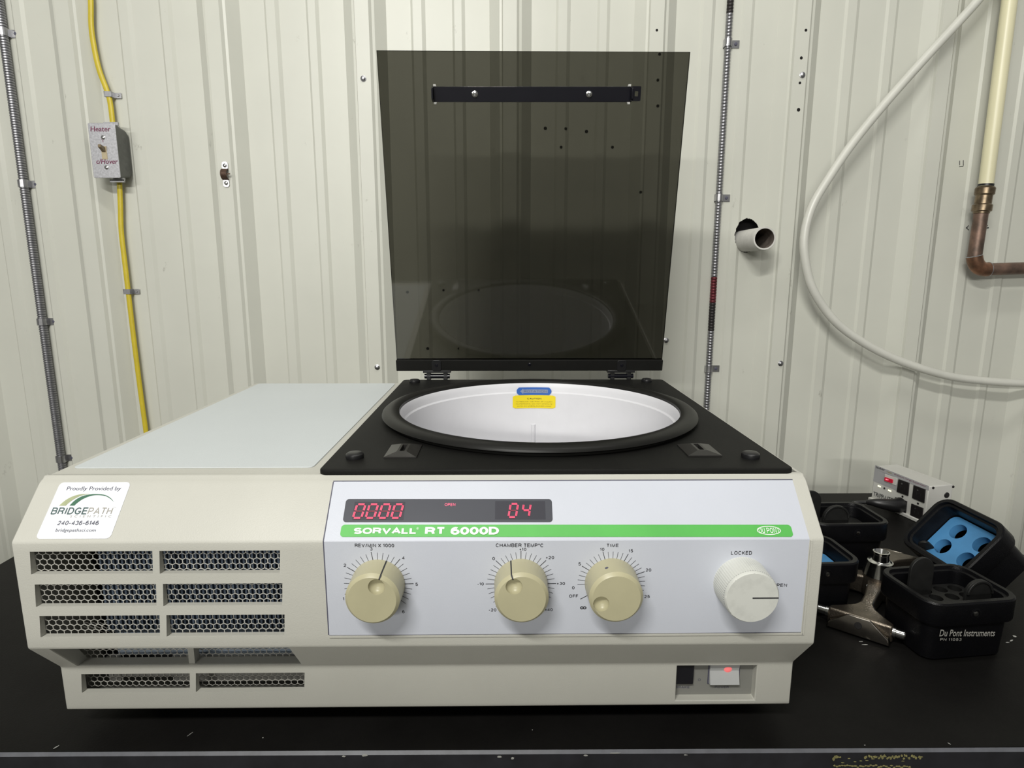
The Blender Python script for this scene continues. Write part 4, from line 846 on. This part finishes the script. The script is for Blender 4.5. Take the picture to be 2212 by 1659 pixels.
# ================================================================ POWER STRIP
Lp = Vector((.7445, 1.172, BZ)); Rp = Vector((.7705, 1.050, BZ)); sdir = (Rp-Lp).normalized(); ndir = Vector((sdir.y, -sdir.x, 0)).normalized()
if ndir.x > 0: ndir = -ndir
SL = (Rp-Lp).length; zt = -.3815; DP = .054
ps_ = thing('power_strip', 'white metal surge protector box with outlets and a red switch', 'power strip', (Lp+Rp)/2)
def bp(s, n, z): return Lp+sdir*s-ndir*n+Vector((0, 0, z-BZ))
mb = MB(); mb.add([bp(s, n, z) for z in (BZ+.006, zt) for s, n in ((0, 0), (SL, 0), (SL, DP), (0, DP))], [(0, 3, 2, 1), (4, 5, 6, 7), (0, 1, 5, 4), (1, 2, 6, 5), (2, 3, 7, 6), (3, 0, 4, 7)]); obj('case', mb, 'white_metal', ps_, bevel=.0015)
mb = MB(); mb.add([bp(s, n, z) for z in (BZ, BZ+.007) for s, n in ((-.003, -.005), (SL-.004, -.005), (SL-.004, DP), (-.003, DP))], [(0, 3, 2, 1), (4, 5, 6, 7), (0, 1, 5, 4), (1, 2, 6, 5), (2, 3, 7, 6), (3, 0, 4, 7)]); obj('base_flange', mb, 'white_metal', ps_, bevel=.0015)
PI_ = Plane(Lp, ndir); Z2 = 10.05
def ip(x, y): return (1860+x/Z2, 980+y/Z2)
def iquad(pts, off, th, m, name, parent=ps_, bevel=0, mi=0):
    mbx = MB(); poly_on(mbx, [ip(*p) for p in pts], PI_, off, th); return obj(name, mbx, m, parent, bevel=bevel)
iquad([(310, 245), (1480, 705), (1475, 800), (790, 540), (300, 330)], .0002, .0003, 'face_grey', 'face_strip')
iquad([(300, 330), (800, 530), (775, 800), (265, 590)], .0002, .0003, 'face_grey', 'face_strip')
outs = [[(830, 550), (1062, 632), (1035, 915), (790, 825)], [(1160, 680), (1415, 775), (1385, 1070), (1125, 960)], [(760, 940), (1010, 1030), (985, 1300), (735, 1200)], [(1110, 1080), (1365, 1180), (1335, 1445), (1080, 1365)]]
for P in outs:
    o_ = iquad(P, .0003, .0022, 'outlet', 'outlet', bevel=.0006)
    cx_ = sum(p[0] for p in P)/4; cy_ = sum(p[1] for p in P)/4
    mb = MB(); poly_on(mb, [ip(cx_-50, cy_-40), ip(cx_-22, cy_-30), ip(cx_-28, cy_+25), ip(cx_-55, cy_+15)], PI_, .0026, .0002); poly_on(mb, [ip(cx_+35, cy_-10), ip(cx_+60, cy_), ip(cx_+55, cy_+60), ip(cx_+30, cy_+50)], PI_, .0026, .0002); obj('slot', mb, 'wall_hole', o_)
    mb = MB(); mb.lathe([(.0016, 0), (.0016, .0003)], PI_.at(*ip(cx_-20, cy_-80), .0025), ndir, 10); obj('ground_pin_hole', mb, 'steel', o_)
iquad([(530, 440), (800, 530), (770, 690), (525, 600)], .0003, .0015, 'white_metal', 'switch_bezel', bevel=.0004)
mb = MB(); poly_on(mb, [ip(*p) for p in ((548, 505), (720, 560), (708, 640), (540, 585))], PI_, .0018, .0025); sw = obj('lit_switch', mb, 'neon2', ps_, bevel=.0005, label='glowing red rocker switch')
mb = MB(); mb.lathe([(.0016, 0), (.001, .0004)], PI_.at(*ip(585, 555), .0043), ndir, 10); mb.lathe([(.0012, 0), (.001, .0004)], PI_.at(*ip(622, 562), .0043), ndir, 10); obj('glow', mb, 'neon_hot', sw)
for x, y in ((400, 708), (625, 803)):
    mb = MB(); poly_on(mb, [ip(x-30, y-25), ip(x+30, y-2), ip(x+28, y+25), ip(x-32, y+2)], PI_, .0004, .0006); obj('indicator', mb, 'led_w', ps_)
for x, y in ((905, 930), (1240, 1082), (510, 752)):
    mb = MB(); mb.lathe([(.0021, 0), (.0018, .0008)], PI_.at(*ip(x, y), .0002), ndir, 12); obj('screw', mb, 'outlet', ps_)
PE = Plane(bp(SL, 0, BZ), sdir)
for x, y, r in ((1563, 742, .0024), (1997, 717, .0024), (1858, 900, .0056)):
    mb = MB(); mb.lathe([(r, 0), (r*.9, .0012), (r*.5, .0016)], PE.at(*ip(x, y), 0), sdir, 16); obj('end_button' if r > .004 else 'screw', mb, 'outlet', ps_, smooth=True)
def itext(txt, a, b, h, m, bold=0, shear=0):          # baseline from a to b in the zoomed crop, drawn on the face plane
    A, B = PI_.at(*ip(*a), .0007), PI_.at(*ip(*b), .0007); me = text_mesh(txt, bold, shear); xs = [v.co.x for v in me.vertices]; ys = [v.co.y for v in me.vertices]; mbx = MB(); up = Vector((0, 0, 1)); k = h/max(ys)
    mbx.add([A+(B-A)*((v.co.x-min(xs))/(max(xs)-min(xs)))+up*v.co.y*k for v in me.vertices], [tuple(p.vertices) for p in me.polygons]); obj('lettering', mbx, m, ps_)
itext('TRIPP-LITE', (270, 905), (690, 1060), .0085, 'ink', .006, .1); itext('Isobar', (330, 310), (525, 375), .0045, 'ink', .01); itext('4 outlet', (560, 400), (670, 440), .003, 'ink_olive_dark', .0); itext('Premium Surge Suppressor', (730, 460), (1420, 730), .003, 'marker', .0)
# cord and plug
cd = thing('appliance_lead', 'black power lead plugged into the surge protector', 'lead', PI_.at(1945, 1095)+Vector((0, 0, -.03)))
c = PI_.at(*ip(880, 1110), .003); tipd = PI_.at(*ip(330, 1130), .030)
mb = MB(); q0 = c; sz = [(.0125, 0), (.0125, .10), (.0112, .3), (.0085, .55), (.0050, .8), (.0034, 1.0)]
path = [c, c+ndir*.012, c+ndir*.024-sdir*.004+Vector((0, 0, .001)), c+ndir*.038-sdir*.012+Vector((0, 0, .002)), c+ndir*.046-sdir*.018+Vector((0, 0, .002)), c+ndir*.052-sdir*.026]
mb.tube(bez(path, 5), [(.0150-.0105*(i/25)**1.1) for i in range(26)], 14, flat=.95); plug = obj('plug', mb, 'black', cd, smooth=True)
mb = MB(); endp = path[-1]
P = [endp, endp+Vector((-.02, .012, -.006)), aty(1868, 1096, 1.10), Vector((.64, 1.06, BZ+.006)), Vector((.52, 1.06, BZ+.004)), Vector((.42, 1.04, BZ+.004)), Vector((.34, 1.10, BZ+.004)), Vector((.27, 1.12, BZ+.004)), Vector((.20, 1.10, BZ+.03)), Vector((.20, 1.066, BZ+.06))]
mb.tube(bez(P, 8), .0031, 10); obj('cord', mb, 'black', cd, smooth=True)

# ================================================================ ROTOR
HC = Vector((.530, .798, BZ))
ro = thing('centrifuge_rotor', 'four armed steel centrifuge rotor lying between the black buckets', 'rotor', HC)
mb = MB(); mb.lathe([(.019, .004), (.021, .008), (.020, .030), (.017, .044), (.0155, .052)], HC, n=40); obj('hub', mb, 'rotor', ro, smooth=True)
mb = MB(); mb.lathe([(.0205, .0355), (.0165, .052), (.0160, .055), (.0135, .0555), (.0125, .0565), (.0108, .057), (.0098, .0655), (.0106, .0665), (.0106, .0695), (.0090, .070), (.004, .060)], HC, n=44, cap=(1, 1)); obj('hub_nut', mb, 'chrome', ro, smooth=True)
def arm(ang, L=.127, hbw=.040):
    d = Vector((math.cos(ang), math.sin(ang), 0)); s = Vector((-d.y, d.x, 0)); z0, z1 = .004, .030
    def pt(a, b, z): return HC+d*a+s*b+Vector((0, 0, z))
    mbx = MB()
    out = [(.012, -.011), (.055, -.0075), (.078, -.0080), (.090, -.0130), (.104, -.026), (.113, -hbw), (.120, -hbw-.001), (L-.004, -hbw), (L-.004, hbw), (.120, hbw+.001), (.113, hbw), (.104, .026), (.090, .0130), (.078, .0080), (.055, .0075), (.012, .011)]
    def zt_(a): return z1-.004+(.006 if a < .02 else 0)
    n = len(out); mbx.add([pt(a, b, z0) for a, b in out]+[pt(a, b, zt_(a)) for a, b in out], [tuple(range(n-1, -1, -1)), tuple(range(n, 2*n))]+[(i, (i+1) % n, n+(i+1) % n, n+i) for i in range(n)])
    a_ = obj('arm', mbx, 'rotor', ro, bevel=.0028, seg=3)
    mbx = MB(); ct = [(.100, 0), (.112, -hbw+.012), (.122, -hbw+.006), (.122, hbw-.006), (.112, hbw-.012)]
    mbx.add([pt(L-.0045, -hbw, .003), pt(L-.0045, hbw, .003), pt(L+.004, hbw, .003), pt(L+.004, -hbw, .003), pt(L-.0045, -hbw+.002, .013), pt(L-.0045, hbw-.002, .013), pt(L+.004, hbw-.002, .0105), pt(L+.004, -hbw+.002, .0105), pt(L-.0045, -.012, .026), pt(L-.0045, .012, .026), pt(L-.002, .012, .026), pt(L-.002, -.012, .026)],
        [(0, 3, 2, 1), (0, 1, 5, 4), (1, 2, 6, 5), (2, 3, 7, 6), (3, 0, 4, 7), (7, 6, 10, 11), (4, 8, 9, 5), (8, 11, 10, 9), (4, 7, 11, 8), (6, 5, 9, 10)]); obj('web_plate', mbx, 'rotor_pol', a_, bevel=.0012)
    mbx = MB(); mbx.lathe([(.0046, 0), (.0040, .0008)], pt(L+.0014, 0, .0165), (d+Vector((0, 0, .45))).normalized(), 18); obj('web_hole', mbx, 'wall_hole', a_, smooth=True)
    for sg in (1, -1):
        mbx = MB(); mbx.lathe([(.0068, 0), (.0068, .0035), (.0058, .004), (.0058, .0125), (.0048, .0138)], pt(.118, sg*hbw, .018), s*sg, 24); obj('pivot_pin', mbx, 'chrome', a_, smooth=True)
    mbx = MB(); mbx.tube([pt(.030, -.0092, .0262), pt(.030, .0092, .0262)], .0026, 8); obj('weld_band', mbx, 'solder', a_, smooth=True)
th0 = math.atan2(-.077, -.066)
for k in range(4): arm(th0+math.pi/2*k, hbw=.034 if k in (1, 2, 3) else .036)

# ================================================================ BUCKETS
def bucket(label, loc, rot, insert, holes_, paddles, socket_x=0.02, a=.122, b=.094, h=.078, ins_z=.056, thick=None):
    r = bpy.data.objects.new('rotor_bucket', None); COL.objects.link(r); ORG[r.name] = Vector((0, 0, 0)); r['label'] = label; r['category'] = 'rotor bucket'; r['group'] = 'black rotor buckets beside the centrifuge'
    ba, bb = a-.013, b-.013
    mbx = MB()
    def loft(L, cap0=True, cap1=False):
        n = len(L[0][0]); vs = []; fs = []
        for ring, z in L: vs += [(x, y, z) for x, y in ring]
        for i in range(len(L)-1): fs += [(i*n+k, i*n+(k+1) % n, (i+1)*n+(k+1) % n, (i+1)*n+k) for k in range(n)]
        if cap0: fs.append(tuple(range(n-1, -1, -1)))
        if cap1: fs.append(tuple((len(L)-1)*n+k for k in range(n)))
        mbx.add(vs, fs)
    R = lambda x, y, rr: rrect(-x/2, -y/2, x/2, y/2, rr, 6)
    loft([(R(ba-.010, bb-.010, .012), 0), (R(ba-.004, bb-.004, .014), .003), (R(ba, bb, .016), h-.030), (R(a-.002, b-.002, .021), h-.0285), (R(a, b, .022), h-.026), (R(a, b, .022), h-.002), (R(a-.003, b-.003, .0205), h),
          (R(a-.013, b-.013, .0165), h), (R(a-.015, b-.015, .0155), h-.004), (R(a-.021, b-.021, .0135), h-.005), (R(a-.022, b-.022, .013), h-.008), (R(a-.024, b-.024, .012), .006)], True, True)
    obj('bucket_shell', mbx, 'bucket', r, org=(0, 0, 0), smooth=True)
    ia, ib = a-.0255, b-.0255
    me = curve_mesh([R(ia, ib, .012)]+[circ(x, y, rr, 30) for x, y, rr in holes_], ext=(thick or ins_z-.014)/2)
    mbx = MB(); mbx.mesh(me, Matrix.Translation((0, 0, ins_z-(thick or ins_z-.014)/2))); ins = obj('tube_insert', mbx, insert, r, org=(0, 0, 0), smooth=True, label='blue tube insert' if insert == 'foam' else None)
    for x, y, ww, hh, rz, ty in paddles:
        mbx = MB(); P = [(-ww/2, -.01), (ww/2, -.01), (ww/2, hh-ww/2)]+[(ww/2*math.cos(math.pi*k/14), hh-ww/2+ww/2*math.sin(math.pi*k/14)) for k in range(1, 14)]+[(-ww/2, hh-ww/2)]
        ca, sa = math.cos(rz), math.sin(rz); f_ = lambda p, t: (x+p*ca-t*sa, y+p*sa+t*ca)
        mbx.prism([(*f_(p, -.002), ins_z+z) for p, z in P], Vector((-sa, ca, 0))*.004)
        if ty: # raised rim round the disc
            for k in range(14):
                a1_, a2_ = math.pi*k/14, math.pi*(k+1)/14; q = []
                for aa, rr in ((a1_, ww/2), (a2_, ww/2), (a2_, ww/2-.0028), (a1_, ww/2-.0028)): q.append((*f_(rr*math.cos(aa), -.0045), ins_z+hh-ww/2+rr*math.sin(aa)))
                mbx.prism(q, Vector((-sa, ca, 0))*.003)
        obj('pull_tab', mbx, 'dark_insert', r, org=(0, 0, 0), bevel=.0006)
    for sx, sy, d in ((socket_x, -b/2, (0, -1, 0)), (-socket_x, b/2, (0, 1, 0))):
        mbx = MB(); mbx.lathe([(.0068, -.003), (.0068, .0004), (.0052, .0006), (.0050, -.0025)], (sx, sy, h-.014), d, 24, cap=(0, 0)); mbx.lathe([(.0030, .0002), (.0030, .0007), (.001, .0009)], (sx, sy, h-.014), d, 16, mi=1); obj('pivot_socket', mbx, ['bucket', 'chrome'], r, org=(0, 0, 0), smooth=True)
    r.location = Vector(loc)+Vector((0, 0, H)); r.rotation_euler = rot
    return r
quad = [(-.021, -.016, .0135), (.021, -.016, .0135), (-.021, .016, .0135), (.021, .016, .0135)]
small = [(x, y, .0072) for x in (-.030, -.011, .008, .027) for y in (-.021, 0, .021)]
zb0 = BZ+.0005
bA = bucket('black bucket at the front right lettered in silver, dark insert with two pull tabs', (.5465, .6935, zb0), (0, 0, .11), 'dark_insert', [(x, y, .0078) for x in (-.030, -.008, .014, .034) for y in (-.018, .004, .022)], [(-.024, .014, .032, .050, 0, 0), (.026, -.018, .035, .034, 0, 1)], socket_x=-.003)
bC = bucket('black bucket at the back left with a dark insert, in front of the power cord', (.533, .918, zb0), (0, 0, .03), 'dark_insert', [(x, y, .0095) for x in (-.034, -.012) for y in (-.020, .006)], [(-.036, .020, .034, .052, 0, 0), (-.008, -.006, .042, .037, 0, 1)], socket_x=.005)
bD = bucket('black bucket half hidden behind the centrifuge side, corner of a blue insert showing', (.4135, .7895, zb0), (0, 0, .04), 'foam', quad, [(.004, .008, .044, .052, .25, 0)], socket_x=.01, thick=.014)
bB = bucket('black bucket tipped on its side at the back right, bright blue insert facing out', (.7065, .8340, BZ+.022), (.8364, .0157, -1.5107), 'foam', [(-.0215, -.0155, .0125), (.0215, -.0155, .0125), (-.0215, .0155, .0125), (.0215, .0155, .0125)], [(-.036, -.030, .016, .018, .9, 0)], a=.121, b=.098, ins_z=.050, thick=.014)
bpy.context.view_layer.update()
low = min((bB.matrix_world @ v.co).z for v in bB.children[0].data.vertices) if 0 else min((Matrix.LocRotScale(bB.location, bB.rotation_euler, None) @ v.co).z for c_ in bB.children for v in c_.data.vertices)
bB.location.z += BZ+H+.0003-low
# silver lettering on bucket A's front
ang = .11; cA = Vector((.5465, .6935, BZ)); fn = Vector((math.sin(ang), -math.cos(ang), 0)); PA = Plane(cA+fn*((.094-.013)/2), fn)
mbx = MB(); Mi = (Matrix.Translation(cA+Vector((0, 0, .0005))) @ Matrix.Rotation(ang, 4, 'Z')).inverted(); mbx.T = Mi
for a_ in (('Du Pont Instruments', 2030, 2149, 1359.5, 1374, .012), ('PN 11053', 2030, 2076, 1377.5, 1384, .006)):
    mbt = MB(); text_on(mbt, a_[0], PA, *a_[1:5], .0006, a_[5]); mbx = MB(); mbx.T = Mi; mbx.add(mbt.v, mbt.f); obj('lettering', mbx, 'ink_silver', bA, org=(0, 0, 0))
